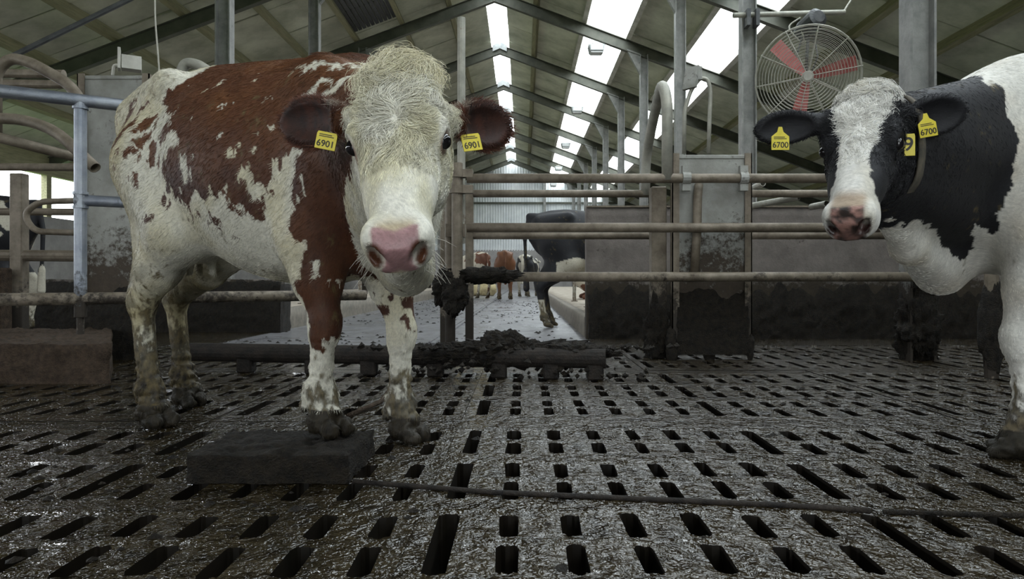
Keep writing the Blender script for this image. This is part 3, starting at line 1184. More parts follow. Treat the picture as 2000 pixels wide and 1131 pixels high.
# ------------------------------------------------------------------ left side: gate, raised panel, bent pipes
lg = thing('pipe_gate', 'grey galvanised pipe gate standing behind the red-and-white cow\'s hind legs', 'gate', (-2.595, 4.0, 0))
A, D = Vector((-2.595, 4.0, 0)), Vector((0.849, 0.529, 0))


def LG(t, z):
    return A + D * t + Vector((0, 0, z))


rail(lg, LG(-1.0, 1.67), LG(1.55, 1.67), 0.037, 'galvanised')
rail(lg, LG(-0.035, 1.085), LG(1.6, 1.085), 0.033, 'galvanised')
rail(lg, LG(-1.0, 0.508), LG(1.72, 0.508), 0.036, 'brown_pipe')
mb = MB()
mb.tube([LG(0, 0.40), LG(0, 1.66)], 0.034, 16)
o = mb.build('upright', 'galvanised', lg)
for z in (1.625, 1.045, 1.125):
    mb = MB()
    mb.tube([LG(0, z - 0.008), LG(0, z + 0.008)], 0.042, 16)
    mb.build('weld_collar', 'galvanised', lg)
mb = MB()
mb.tube([LG(0, 0.30), LG(0, 0.42)], 0.02, 10)
mb.build('drop_bolt', 'brown_pipe', lg)

lp = thing('sliding_panel', 'tall grey steel panel raised in its guides behind the left gate', 'panel', (-3.15, 5.3, 0))
xa, xb = at(156, 0, 5.3).x, at(296, 0, 5.3).x
slide_panel(lp, xa, xb, 5.3, 0.22, 2.2, 4)
o = rough_box('caked_muck', 'muck', (xa + 0.02, 5.25, 0.0), (xb, 5.33, 0.62), 51, 0.03, 0.022, parent=lp, freq=18, ragged=0.14)
o.location = -Vector(lp.location)
mb = MB()
q = at(255, 125, 5.3)
mb.box((-0.06, -0.05, -0.05), (0.075, 0.05, 0.055), Matrix.Translation(q) @ Matrix.Rotation(0.5, 4, 'Z'))
mb.box((-0.085, -0.07, -0.06), (-0.065, 0.03, 0.10), Matrix.Translation(q) @ Matrix.Rotation(0.5, 4, 'Z'))
mb.tube([q + Vector((-0.14, 0, -0.09)), q + Vector((-0.13, 0, 0.0)), q + Vector((-0.06, 0, -0.02))], 0.012, 8, bend=0.05)
mb.build('pulley_box', 'frame_white', lp, bevel=0.004)

cord = thing('slack_rope', 'thin pale rope hanging in a loop beside the tall grey panel', 'rope', (-2.7, 5.35, 2.2))
mb = MB()
mb.tube([at(302, -60, 5.35), at(303, 40, 5.35), at(309, 110, 5.35), at(311, 140, 5.35), at(303, 153, 5.35), at(292, 153, 5.35)], 0.007, 6, bend=0.1)
mb.build('strand', 'cord', cord)

cd = thing('cubicle_divider', 'bent brown cubicle divider pipes beside the left gate upright', 'divider', (-3.6, 4.7, 0))
mb = MB()
mb.tube([at(-8, 260, 4.75), at(-8, 140, 4.75), at(20, 112, 4.75), at(60, 122, 4.75), at(132, 162, 4.75), at(158, 195, 4.75), at(160, 330, 4.75)], 0.038, 14, bend=0.12)
mb.build('bent_rail', 'brown_pipe', cd, smooth=True)
mb = MB()
mb.tube([at(-150, 230, 4.5), at(85, 232, 4.5), at(186, 328, 4.35)], 0.036, 14, bend=0.3, hollow=True)
mb.build('bent_rail', 'brown_pipe', cd, smooth=True)
mb = MB()
mb.tube([at(-120, 238, 4.4), at(150, 308, 4.7)], 0.034, 14, hollow=True)
mb.build('straight_rail', 'brown_pipe', cd, smooth=True)
for y1 in (145, 165):
    mb = MB()
    mb.tube([at(-100, y1 - 3, 5.6), at(125, y1, 5.6)], 0.036, 12)
    mb.build('rear_rail', 'brown_pipe', cd)
mb = MB()
mb.tube([at(-100, 50, 5.0), at(-100, 640, 5.0)], 0.045, 12)
mb.build('end_post', 'brown_pipe', cd)

bf = thing('pipe_fence', 'brown post and rail fence behind the bed block at the left', 'fence', (-4.4, 6.0, 0))
mb = MB()
q = at(38, 0, 6.0)
mb.box((q.x - 0.055, 5.95, 0.0), (q.x + 0.055, 6.05, 1.55))
mb.build('fence_post', 'brown_pipe', bf, bevel=0.008)
for (ya, yb), r in (((326, 328), 0.034), ((413, 416), 0.032), ((498, 503), 0.05)):
    mb = MB()
    mb.tube([at(-120, ya, 6.0), at(560, yb, 6.0)], r, 12)
    mb.build('rail', 'brown_pipe', bf)
mb = MB()
mb.tube([at(150, 392, 5.8), at(75, 394, 5.8), at(46, 418, 5.8), at(66, 452, 5.8), at(160, 455, 5.8)], 0.026, 12, bend=0.12)
mb.build('hooked_rail', 'brown_pipe', bf, smooth=True)
mb = MB()
mb.box((q.x - 0.16, 5.75, 0), (q.x + 0.02, 5.9, 0.72))
mb.build('timber_stub', 'bed_muck', bf, bevel=0.015)

br = thing('roof_brace', 'thin dark diagonal pipe running up to the roof above the bent rails', 'pipe', (-4.6, 6.2, 2.6))
mb = MB()
mb.tube([at(20, 112, 6.2), at(250, 0, 6.6), at(520, -140, 7.2)], 0.025, 10)
mb.build('brace_pipe', 'dark_metal', br)

bh = thing('bent_rail', 'bent brown pipe end showing above the red-and-white cow\'s hips', 'pipe', (-2.7, 5.6, 0))
mb = MB()
mb.tube([at(350, 420, 5.6), at(350, 150, 5.6), at(362, 122, 5.6), at(385, 125, 5.6), at(440, 160, 5.6), at(500, 260, 5.6), at(500, 420, 5.6)], 0.042, 14, bend=0.12)
mb.build('bent_pipe', 'pale_pipe', bh, smooth=True)
mb = MB()
mb.tube([at(350, 400, 5.6), Vector((at(350, 400, 5.6).x, 5.6, 0.0))], 0.045, 12)
mb.build('foot_pipe', 'brown_pipe', bh)

# ------------------------------------------------------------------ scraper, heap, slab, cable
scr = thing('manure_scraper', 'long dark manure scraper beam on short feet lying across the yard', 'scraper', (-0.8, 4.3, 0))
S0, S1 = Vector((-2.25, 4.62, 0.13)), Vector((0.51, 4.22, 0.13))
mb = MB()
mb.tube([S0, S1], 0.062, 16, hollow=True)
mb.build('beam', 'rubber', scr)
for px in (455, 600, 715, 850, 975, 1075, 1158):
    t = ((px - 1022) * 4.35 / FPX - S0.x) / (S1.x - S0.x)
    p = S0.lerp(S1, t)
    mb = MB()
    mb.box((p.x - 0.05, p.y - 0.05, -0.0), (p.x + 0.05, p.y + 0.05, 0.1))
    mb.build('foot', 'rubber', scr, bevel=0.01)
heap = thing('manure_heap', 'crumbly dark heap of manure piled along the scraper beam', 'manure', (-0.1, 4.35, 0.15))
pile = lump('pile', 'muck', heap, (-0.06, 4.36, 0.15), (0.62, 0.10, 0.085), 61, 0.42, 16, 6)
lump('pile', 'muck', heap, (-0.12, 4.38, 0.21), (0.17, 0.09, 0.085), 62, 0.4, 20, 5)
lump('pile', 'muck', heap, (0.33, 4.29, 0.17), (0.2, 0.08, 0.055), 63, 0.42, 20, 5)
mbx = MB()
for k in range(420):
    t = rng.normal(0, 0.4)
    c = Vector((-0.08 + t, 4.36 + rng.normal(0, 0.09) - 0.1 * t * 0.3, 0))
    zt = 0.20 * math.exp(-(t / 0.4) ** 2) + 0.02
    c.z = rng.uniform(0.0, zt) + 0.012
    if c.z < 0.09 and abs(c.y - 4.36) < 0.1:
        c.z = 0.19
    r = rng.uniform(0.007, 0.028)
    pts = [c + Vector((math.cos(a) * r * rng.uniform(0.7, 1.3), math.sin(a) * r * rng.uniform(0.7, 1.3), rng.uniform(-0.4, 0.4) * r)) for a in np.linspace(0, 5.2, 6)]
    rg = mbx.ring(pts)
    tp, bt = mbx.ring([c + Vector((0, 0, r)), c - Vector((0, 0, r))])
    for i in range(6):
        mbx.f += [(rg[i], rg[(i + 1) % 6], tp), (rg[(i + 1) % 6], rg[i], bt)]
o = mbx.build('crumbs', 'muck', heap)
o['kind'] = 'stuff'

tag(rough_box('step_slab', 'muck', (-1.02, 2.07, 0.0), (-0.53, 2.42, 0.086), 71, 0.016, 0.010, freq=22), 'thick black muck-covered slab under the red-and-white cow\'s foot', 'slab')

cb = MB()
cp = [(690, 940), (820, 950), (960, 961), (1120, 968), (1300, 976), (1480, 984), (1600, 990), (1700, 997)]
cb.tube([Vector(((px - 1022) * (0.61 / (py - 546)), FPX * 0.61 / (py - 546), 0.009)) for px, py in cp], 0.0075, 10)
tag(cb.build('cable', 'rubber', smooth=True), 'thin black cable lying across the slatted floor from the slab', 'cable')
cb = MB()
cp = [(1725, 999), (1860, 1003), (2010, 1006), (2150, 1012)]
cb.tube([Vector(((px - 1022) * (0.612 / (py - 546)), FPX * 0.612 / (py - 546), 0.007)) for px, py in cp], 0.007, 8)
tag(cb.build('cable', 'muck', smooth=True), 'muddy cable end sunk in slurry beyond the black cable', 'cable')
cb = MB()
cb.tube([(-0.78, 3.05, 0.012), (-0.70, 3.35, 0.02), (-0.68, 3.5, 0.06)], 0.012, 8)
tag(cb.build('stick', 'bed_muck', smooth=True), 'short muddy stick lying between the red-and-white cow\'s front legs', 'stick')
# droppings strewn over the yard and alley
mbx = MB()
for k in range(1500):
    if k < 900:
        x, y = rng.uniform(-4, 4.2), rng.uniform(1.3, 7.0)
        if y < 3.2 and x > -0.5 and rng.random() < 0.75:
            continue
        r = rng.uniform(0.004, 0.016)
    else:
        x, y = rng.uniform(-2.8, 0.6), rng.uniform(6.5, 20)
        r = rng.uniform(0.006, 0.022)
    if 4.0 < y < 5.6 or 8.2 < y < 9.3 or (y < 3 and x > 1.5):
        continue
    c = Vector((x, y, 0.0))
    pts = [c + Vector((math.cos(a) * r * rng.uniform(0.8, 1.8), math.sin(a) * r * rng.uniform(0.8, 1.8), 0)) for a in np.linspace(0, 5.2, 6)]
    rg = mbx.ring(pts)
    tp, = mbx.ring([c + Vector((0, 0, r * 0.8))])
    for i in range(6):
        mbx.f.append((rg[i], rg[(i + 1) % 6], tp))
o = mbx.build('dung_crumbs', 'muck')
tag(o, 'crumbs of dung strewn over slats and alley', 'dung', kind='stuff')

# ------------------------------------------------------------------ cattle: smooth-blended bodies turned into one skin each
f32 = np.float32


def smin(a, b, k):
    h = np.clip(0.5 + 0.5 * (b - a) / k, 0, 1)
    return b + (a - b) * h - k * h * (1 - h)


def cone(a, b, ra, rb):
    a, b = np.array(a, f32), np.array(b, f32)
    ab = b - a
    L2 = float(ab @ ab) + 1e-12

    def f(P):
        t = np.clip((P - a) @ ab / L2, 0, 1)
        q = P - a - t[:, None] * ab
        return np.sqrt(np.einsum('ij,ij->i', q, q)) - (ra + (rb - ra) * t)
    return f


def ellipsoid(c, radii, R=None):
    c = np.array(c, f32)
    radii = np.array(radii, f32)
    Rm = None if R is None else np.array(R, f32)      # rows are the axes

    def f(P):
        q = P - c
        if Rm is not None:
            q = q @ Rm.T
        k0 = np.linalg.norm(q / radii, axis=1)
        k1 = np.linalg.norm(q / radii ** 2, axis=1) + 1e-9
        return k0 * (k0 - 1) / k1
    return f


def smooth_table(tab, n=160):
    tab = np.array(tab, float)
    x = np.linspace(tab[0, 0], tab[-1, 0], n)
    cols = []
    for j in range(1, tab.shape[1]):
        y = np.interp(x, tab[:, 0], tab[:, j])
        ker = np.hanning(15)
        ker /= ker.sum()
        y = np.convolve(np.pad(y, 7, mode='edge'), ker, 'valid')
        cols.append(y)
    return x, cols


def sweep(tab, frame=None, p=2.0, topnarrow=0.0):
    """tube along the first axis of a frame; tab rows: position, half width, top, bottom"""
    xs, (hw, tp, bt) = smooth_table(tab)
    if frame is not None:
        o, R = np.array(frame[0], f32), np.array(frame[1], f32)

    def f(P):
        q = P if frame is None else (P - o) @ R.T
        x = q[:, 0]
        xc = np.clip(x, xs[0], xs[-1])
        w = np.interp(xc, xs, hw)
        t, b = np.interp(xc, xs, tp), np.interp(xc, xs, bt)
        c, h = (t + b) / 2, (t - b) / 2
        zz = (q[:, 2] - c) / h
        if topnarrow:
            w = w * (1 - topnarrow * np.clip(zz, 0, 1) ** 2)
        yy = np.abs(q[:, 1] / w)
        k0 = (yy ** p + np.abs(zz) ** p) ** (1 / p)
        if p == 2.0:
            k1 = np.sqrt((yy / w) ** 2 + (zz / h) ** 2) + 1e-6
            d = k0 * (k0 - 1) / k1
        else:
            d = (k0 - 1) * np.minimum(w, h)
        dx = x - xc
        return np.where(dx == 0, d, np.sqrt(np.maximum(d, 0) ** 2 + dx ** 2) + np.minimum(d, 0) * 0.0)
    return f


def eval_sdf(prims, P):
    d = np.full(len(P), 9.0, f32)
    for f, k, op in prims:
        if op == '+':
            d = smin(d, f(P).astype(f32), k)
        else:
            d = -smin(-d, f(P).astype(f32), k)
    return d


def mesh_sdf(prims, lo, hi, res):
    B = 8
    lo = np.array(lo, f32)
    nb = np.ceil((np.array(hi) - lo) / (res * B)).astype(int)
    n = nb * B + 1
    ci = np.stack(np.meshgrid(*[np.arange(m) for m in nb], indexing='ij'), -1).reshape(-1, 3)
    cc = (lo + (ci + 0.5) * B * res).astype(f32)
    diag = B * res * 0.5 * 1.7321
    pd = [f(cc).astype(f32) for f, k, op in prims]
    d = np.full(len(cc), 9.0, f32)
    for v, (f, k, op) in zip(pd, prims):
        d = smin(d, v, k) if op == '+' else -smin(-d, v, k)
    act = np.abs(d) < diag * 1.9 + 0.01
    V = np.full(tuple(n), 1.0, f32)
    # unevaluated blocks keep the sign of their centre
    for c in ci[(~act) & (d < 0)]:
        s = c * B
        V[s[0]:s[0] + B + 1, s[1]:s[1] + B + 1, s[2]:s[2] + B + 1] = -1.0
    ai = np.nonzero(act)[0]
    off = np.stack(np.meshgrid(*[np.arange(B + 1)] * 3, indexing='ij'), -1).reshape(-1, 3)
    m = len(off)
    gi = (ci[ai][:, None, :] * B + off[None]).reshape(-1, 3)
    P = (lo + gi * res).astype(f32)
    val = np.full(len(P), 9.0, f32)
    val2 = val.reshape(len(ai), m)
    P3 = P.reshape(len(ai), m, 3)
    for v, (f, k, op) in zip(pd, prims):
        if op == '+':
            sel = np.nonzero(v[ai] < d[ai] + diag * 3.2 + k * 1.5)[0]
        else:
            sel = np.nonzero(v[ai] < diag * 2.2 + k * 1.5)[0]
        if len(sel) == 0:
            continue
        w = f(P3[sel].reshape(-1, 3)).astype(f32).reshape(len(sel), m)
        val2[sel] = smin(val2[sel], w, k) if op == '+' else -smin(-val2[sel], w, k)
    V[gi[:, 0], gi[:, 1], gi[:, 2]] = val2.reshape(-1)
    # surface nets
    ins = V < 0
    c8 = [(i, j, k) for i in (0, 1) for j in (0, 1) for k in (0, 1)]
    sh = tuple(s - 1 for s in V.shape)
    cnt = np.zeros(sh, np.int8)
    for i, j, k in c8:
        cnt += ins[i:i + sh[0], j:j + sh[1], k:k + sh[2]]
    cells = np.argwhere((cnt > 0) & (cnt < 8))
    pos = np.zeros((len(cells), 3))
    num = np.zeros(len(cells))
    cv = {c: V[cells[:, 0] + c[0], cells[:, 1] + c[1], cells[:, 2] + c[2]] for c in c8}
    for c in c8:
        for axn in range(3):
            if c[axn]:
                continue
            e = list(c)
            e[axn] = 1
            e = tuple(e)
            a, b = cv[c], cv[e]
            x = (a < 0) != (b < 0)
            t = np.where(x, a / np.where(x, a - b, 1), 0)
            p = np.array(c)[None, :] + t[:, None] * (np.array(e) - np.array(c))[None, :]
            pos += np.where(x[:, None], p, 0)
            num += x
    verts = lo + (cells + pos / num[:, None]) * res
    vid = np.full(sh, -1, np.int64)
    vid[cells[:, 0], cells[:, 1], cells[:, 2]] = np.arange(len(cells))
    quads = []
    for axn in range(3):
        u, w = (axn + 1) % 3, (axn + 2) % 3
        s0 = [slice(None)] * 3
        s1 = [slice(None)] * 3
        s0[axn], s1[axn] = slice(0, -1), slice(1, None)
        a, b = ins[tuple(s0)], ins[tuple(s1)]
        for flag, flip in ((a & ~b, False), (~a & b, True)):
            e = np.argwhere(flag)
            e = e[(e[:, u] > 0) & (e[:, w] > 0) & (e[:, u] < sh[u]) & (e[:, w] < sh[w])]
            du, dw = np.zeros(3, int), np.zeros(3, int)
            du[u], dw[w] = 1, 1
            q = [e - du - dw, e - dw, e, e - du]
            q = np.stack([vid[z[:, 0], z[:, 1], z[:, 2]] for z in q], 1)
            quads.append(q[:, ::-1] if flip else q)
    Q = np.concatenate(quads)
    return verts, Q[(Q >= 0).all(1)]


def vert_normals(V, Q):
    fn = np.cross(V[Q[:, 2]] - V[Q[:, 0]], V[Q[:, 3]] - V[Q[:, 1]])
    N = np.zeros_like(V)
    for j in range(4):
        np.add.at(N, Q[:, j], fn)
    return N / (np.linalg.norm(N, axis=1)[:, None] + 1e-12), np.linalg.norm(fn, axis=1) * 0.5


def unit(v):
    v = np.array(v, float)
    return v / np.linalg.norm(v)


HEAD_TAB = [(-0.035, 0.052, 0.012, -0.10), (0.0, 0.085, 0.026, -0.13), (0.06, 0.104, 0.032, -0.165), (0.14, 0.110, 0.032, -0.20),
            (0.21, 0.106, 0.028, -0.225), (0.27, 0.088, 0.022, -0.215), (0.34, 0.072, 0.016, -0.175), (0.42, 0.062, 0.010, -0.14),
            (0.49, 0.062, 0.006, -0.12), (0.54, 0.060, -0.004, -0.105), (0.57, 0.050, -0.022, -0.092)]
TRUNK = [(-0.79, 0.075, 1.40, 1.14), (-0.74, 0.12, 1.455, 1.02), (-0.65, 0.18, 1.49, 0.93), (-0.52, 0.225, 1.52, 0.86), (-0.33, 0.265, 1.535, 0.79),
         (-0.20, 0.295, 1.53, 0.74), (-0.10, 0.325, 1.515, 0.69), (0.05, 0.335, 1.50, 0.635), (0.18, 0.34, 1.485, 0.61), (0.42, 0.305, 1.455, 0.595), (0.58, 0.25, 1.44, 0.63), (0.74, 0.19, 1.38, 0.66), (0.86, 0.13, 1.27, 0.72)]


class Pose:
    def __init__(self, poll, nose, feet, ears=None, up=None, lying=False):
        self.poll, self.nose = np.array(poll, float), np.array(nose, float)
        self.f = unit(self.nose - self.poll)
        u = np.array((0, 0, 1.0)) if up is None else np.array(up, float)
        u = unit(u - self.f * (u @ self.f))
        self.u = u
        self.r = np.cross(u, self.f)          # animal's left-hand side of the head
        self.R = np.stack([self.f, self.r, self.u])
        self.S = np.linalg.norm(self.nose - self.poll) / 0.56
        self.feet = feet
        self.ears = ears
        self.lying = lying

    def H(self, t, v, w):
        return self.poll + (self.f * t + self.r * v + self.u * w) * self.S

    def to_head(self, P):
        return ((P - self.poll) @ self.R.T) / self.S


def cow_prims(ps, fine=True):
    H = ps.H
    pr = []

    def add(f, k=0.05, op='+'):
        pr.append((f, k, op))
    add(sweep(TRUNK, topnarrow=0.28), 0.03)
    for s in (1, -1):
        add(cone((-0.30, s * 0.20, 1.425), (-0.66, s * 0.12, 1.35), 0.050, 0.075), 0.11)      # hook bones
        add(ellipsoid((-0.66, s * 0.12, 1.27), (0.07, 0.06, 0.09)), 0.09)           # pin bones
        add(ellipsoid((0.56, s * 0.17, 1.16), (0.17, 0.085, 0.24)), 0.09)           # shoulder blades
    add(ellipsoid((-0.76, 0, 1.44), (0.07, 0.045, 0.045)), 0.06)
    # neck
    pb, th = H(0.05, 0, -0.085), H(0.23, 0, -0.16)
    md = H(0.13, 0, -0.11)
    add(cone((0.55, 0, 1.27), pb, 0.13, 0.075), 0.08)
    add(cone((0.62, 0, 1.08), md, 0.20, 0.105), 0.08)
    add(cone((0.70, 0, 0.88), th, 0.165, 0.075), 0.08)
    br = np.array((0.80, 0, 0.66))
    mid = br * 0.5 + th * 0.5 + np.array((0, 0, -0.06))
    add(cone(br, mid, 0.10, 0.045), 0.07)
    add(cone(mid, th, 0.045, 0.035), 0.06)
    # head
    fr = (ps.poll, ps.R / ps.S)

    def headf(P, f=sweep(HEAD_TAB, fr, p=2.5)):
        return f(P) * ps.S
    ps.headf = headf
    add(headf, 0.035)
    S = ps.S
    add(ellipsoid(H(-0.01, 0, -0.03), (0.055 * S, 0.085 * S, 0.06 * S), ps.R), 0.04)
    for s in (1, -1):
        add(ellipsoid(H(0.20, s * 0.092, -0.022), (0.042 * S, 0.030 * S, 0.034 * S), ps.R), 0.03)     # brows
        add(ellipsoid(H(0.32, s * 0.056, -0.06), (0.10 * S, 0.024 * S, 0.035 * S), ps.R), 0.04)        # cheek ridge
        add(ellipsoid(H(0.18, s * 0.066, -0.15), (0.09 * S, 0.032 * S, 0.06 * S), ps.R), 0.05)         # jaw muscle
        add(ellipsoid(H(0.525, s * 0.048, -0.028), (0.040 * S, 0.026 * S, 0.030 * S), ps.R), 0.02)     # nostril wings
        add(ellipsoid(H(0.50, s * 0.044, -0.075), (0.05 * S, 0.028 * S, 0.032 * S), ps.R), 0.03)      # upper lip
    add(ellipsoid(H(0.535, 0, -0.045), (0.035 * S, 0.045 * S, 0.038 * S), ps.R), 0.03)                   # nose pad
    add(ellipsoid(H(0.485, 0, -0.12), (0.05 * S, 0.042 * S, 0.028 * S), ps.R), 0.02)                   # chin
    if fine:
        for s in (1, -1):
            ax = unit(ps.u * 0.75 + ps.r * s * 0.55 - ps.f * 0.1)
            b2 = unit(np.cross(ps.f, ax))
            Rn = np.stack([ax, b2, np.cross(ax, b2)])
            add(ellipsoid(H(0.574, s * 0.044, -0.040), (0.030 * S, 0.0145 * S, 0.036 * S), Rn), 0.008, '-')
            add(ellipsoid(H(0.222, s * 0.128, -0.026), (0.028 * S, 0.024 * S, 0.020 * S), ps.R), 0.012, '-')   # eye socket
    # ears
    ps.earf = []
    ears = ps.ears or [(H(0.03, s * 0.085, -0.06), H(0.02, s * 0.26, -0.10), ps.f * 0.75 + ps.u * 0.5 + ps.r * s * 0.1, 0.052) for s in (1, -1)]
    for base, tip, nrm, hh in ears:
        base, tip = np.array(base, float), np.array(tip, float)
        e1 = unit(tip - base)
        n = np.array(nrm, float)
        n = unit(n - e1 * (n @ e1))
        e2 = np.cross(n, e1)
        Re = np.stack([e1, e2, n])
        ln = np.linalg.norm(tip - base)
        c = base + e1 * ln * 0.58
        a = ln * 0.46
        add(cone(base - e1 * 0.05, base + e1 * ln * 0.30, 0.034, 0.030), 0.03)
        ef = ellipsoid(c, (a, hh, 0.026), Re)
        add(ef, 0.02)
        ps.earf.append((ef, c, Re, a, hh))
        if fine:
            add(ellipsoid(c + n * 0.024 - e1 * 0.0, (a * 0.86, hh * 0.80, 0.028), Re), 0.010, '-')
    if ps.lying:
        for s in (1, -1):
            add(cone((-0.45, s * 0.2, 1.0), (-0.15, s * 0.36, 0.70), 0.2, 0.12), 0.08)
            add(cone((-0.15, s * 0.36, 0.70), (-0.45, s * 0.42, 0.61), 0.08, 0.05), 0.05)
            add(cone((0.6, s * 0.17, 0.85), (0.85, s * 0.2, 0.62), 0.11, 0.06), 0.08)
            add(cone((0.85, s * 0.2, 0.62), (0.6, s * 0.24, 0.59), 0.05, 0.04), 0.05)
        return pr
    # legs
    for s, (fx, fy, fz) in ((1, ps.feet['FL']), (-1, ps.feet['FR'])):
        E = np.array((0.52 + 0.25 * (fx - 0.6), s * 0.17, 0.76))
        K = np.array((0.3 * E[0] + 0.7 * fx + 0.02, 0.25 * E[1] + 0.75 * fy, 0.405 + 0.6 * fz))
        T = np.array((fx - 0.025, fy, 0.145 + fz))
        C = np.array((fx + 0.01, fy, 0.075 + fz))
        add(cone((0.63, s * 0.16, 1.0), E, 0.135, 0.10), 0.08)
        add(cone(E, K * 0.45 + E * 0.55, 0.105, 0.078), 0.07)
        add(cone(K * 0.45 + E * 0.55, K + (0, 0, 0.04), 0.076, 0.052), 0.05)
        add(ellipsoid(K, (0.058, 0.054, 0.068)), 0.03)
        add(cone(K - (0.008, 0, 0.04), T, 0.041, 0.036), 0.03)
        add(ellipsoid(T, (0.05, 0.05, 0.05)), 0.03)
        add(cone(T, C, 0.042, 0.048), 0.03)
        for c in (1, -1):
            add(cone((fx + 0.0, fy + c * 0.027, 0.055 + fz), (fx + 0.068, fy + c * 0.032, 0.026 + fz), 0.040, 0.024), 0.012)
            add(ellipsoid((fx - 0.065, fy + c * 0.025, 0.105 + fz), (0.018, 0.016, 0.022)), 0.012)      # dew claws
    for s, (hx, hy, hz) in ((1, ps.feet['HL']), (-1, ps.feet['HR'])):
        sh = hx + 0.6
        J = np.array((-0.44, s * 0.13, 1.10))
        ST = np.array((-0.27 + 0.25 * sh, s * 0.185, 0.83))
        HK = np.array((hx - 0.085, hy * 0.9 + s * 0.016, 0.53))
        PT = HK + np.array((-0.05, 0, 0.055))
        T = np.array((hx - 0.03, hy, 0.15 + hz))
        C = np.array((hx + 0.008, hy, 0.078 + hz))
        add(cone(J, ST, 0.20, 0.125), 0.09)
        add(cone((-0.55, s * 0.12, 1.14), (-0.50 + 0.35 * sh, s * 0.15, 0.78), 0.125, 0.09), 0.09)
        add(cone(ST, HK * 0.55 + ST * 0.45, 0.12, 0.082), 0.08)
        add(cone(HK * 0.55 + ST * 0.45, HK, 0.080, 0.056), 0.05)
        add(cone((-0.53 + 0.4 * sh, s * 0.15, 0.80), PT, 0.075, 0.030), 0.05)
        add(ellipsoid(HK, (0.062, 0.05, 0.075)), 0.03)
        add(cone(HK - (0.005, 0, 0.03), T, 0.046, 0.038), 0.03)
        add(ellipsoid(T, (0.052, 0.05, 0.052)), 0.03)
        add(cone(T, C, 0.044, 0.050), 0.03)
        for c in (1, -1):
            add(cone((hx + 0.0, hy + c * 0.027, 0.055 + hz), (hx + 0.072, hy + c * 0.032, 0.026 + hz), 0.041, 0.024), 0.012)
            add(ellipsoid((hx - 0.065, hy + c * 0.025, 0.11 + hz), (0.018, 0.016, 0.022)), 0.012)
    # udder and tail
    add(ellipsoid((-0.42, 0, 0.80), (0.15, 0.12, 0.11)), 0.05)
    for ux in (-0.38, -0.48):
        for s in (1, -1):
            add(cone((ux, s * 0.05, 0.71), (ux, s * 0.055, 0.65), 0.018, 0.013), 0.015)
    add(cone((-0.79, 0, 1.44), (-0.85, 0, 1.15), 0.036, 0.026), 0.03)
    add(cone((-0.85, 0, 1.15), (-0.835, 0.0, 0.72), 0.024, 0.02), 0.02)
    add(cone((-0.835, 0, 0.72), (-0.83, 0.0, 0.50), 0.034, 0.042), 0.03)
    if fine:
        add(lambda P: P[:, 2] * 1.0, 0.004, '-')
    return pr


def in_poly(x, y, poly):
    c = np.zeros(len(x), bool)
    n = len(poly)
    for i in range(n):
        x0, y0 = poly[i]
        x1, y1 = poly[(i + 1) % n]
        if y0 == y1:
            continue
        m = ((y0 > y) != (y1 > y)) & (x < (x1 - x0) * (y - y0) / (y1 - y0) + x0)
        c ^= m
    return c


def lerp(a, b, t):
    t = np.asarray(t)[:, None]
    return a * (1 - t) + b * t


def sstep(a, b, x):
    t = np.clip((x - a) / (b - a), 0, 1)
    return t * t * (3 - 2 * t)


def splash(P, C, seed, z0=0.10, z1=0.62, amount=1.0):
    """dried manure on the lower legs"""
    n = fbm(P * np.array((60, 60, 34)), seed, 4)
    n2 = fbm(P * 12, seed + 5, 2)
    lv = 1 - sstep(z0, z1, P[:, 2])
    m = sstep(0.50, 0.62, n * 0.55 + n2 * 0.25 + lv * 0.42 * amount)
    mud = lerp(np.array((0.012, 0.009, 0.006)), np.array((0.115, 0.086, 0.036)), sstep(0.3, 0.75, n))
    return lerp(C, mud, m * 0.93)


WHITE = np.array((0.62, 0.595, 0.50))
CREAM = np.array((0.55, 0.49, 0.31))
RED = np.array((0.088, 0.031, 0.011))
REDB = np.array((0.155, 0.062, 0.019))
DARKRED = np.array((0.036, 0.013, 0.008))
PINK = np.array((0.33, 0.185, 0.185))
BLACK = np.array((0.010, 0.010, 0.012))


def build_cow(name, label, loc, rz, ps, coat, lo, hi, res, fine=True, group=None, zoff=0.0):
    prims = cow_prims(ps, fine)
    V, Q = mesh_sdf(prims, lo, hi, res)
    N, A = vert_normals(V, Q)
    if fine:
        # dried clods stuck to feet and lower legs
        hind = V[:, 0] < 0
        mk = sstep(0.42, 0.06, V[:, 2] - 0.086 * (V[:, 0] > 0.3)) * np.where(hind, 1.0, 0.75)
        cl = fbm(V * 46, 400, 3) - 0.42
        V = V + N * (mk * np.clip(cl, -0.05, 0.4) * 0.04)[:, None]
        V[:, 2] = np.maximum(V[:, 2], 0.002)
        N, A = vert_normals(V, Q)
    C, wet = coat(V, N, ps)
    me = bpy.data.meshes.new(name)
    me.vertices.add(len(V))
    me.vertices.foreach_set('co', V.astype(f32).ravel())
    me.loops.add(len(Q) * 4)
    me.loops.foreach_set('vertex_index', Q.astype(np.int32).ravel())
    me.polygons.add(len(Q))
    me.polygons.foreach_set('loop_start', np.arange(0, len(Q) * 4, 4, dtype=np.int32))
    me.polygons.foreach_set('use_smooth', np.ones(len(Q), bool))
    me.update(calc_edges=True)
    at_ = me.color_attributes.new('Col', 'FLOAT_COLOR', 'POINT')
    at_.data.foreach_set('color', np.concatenate([C, wet[:, None]], 1).astype(f32).ravel())
    me.materials.append(MATS['coat'])
    o = bpy.data.objects.new(name, me)
    COL.objects.link(o)
    o.location = (loc[0], loc[1], zoff)
    o.rotation_euler = (0, 0, rz)
    tag(o, label, 'cow', group)
    return o, V, Q, N, A


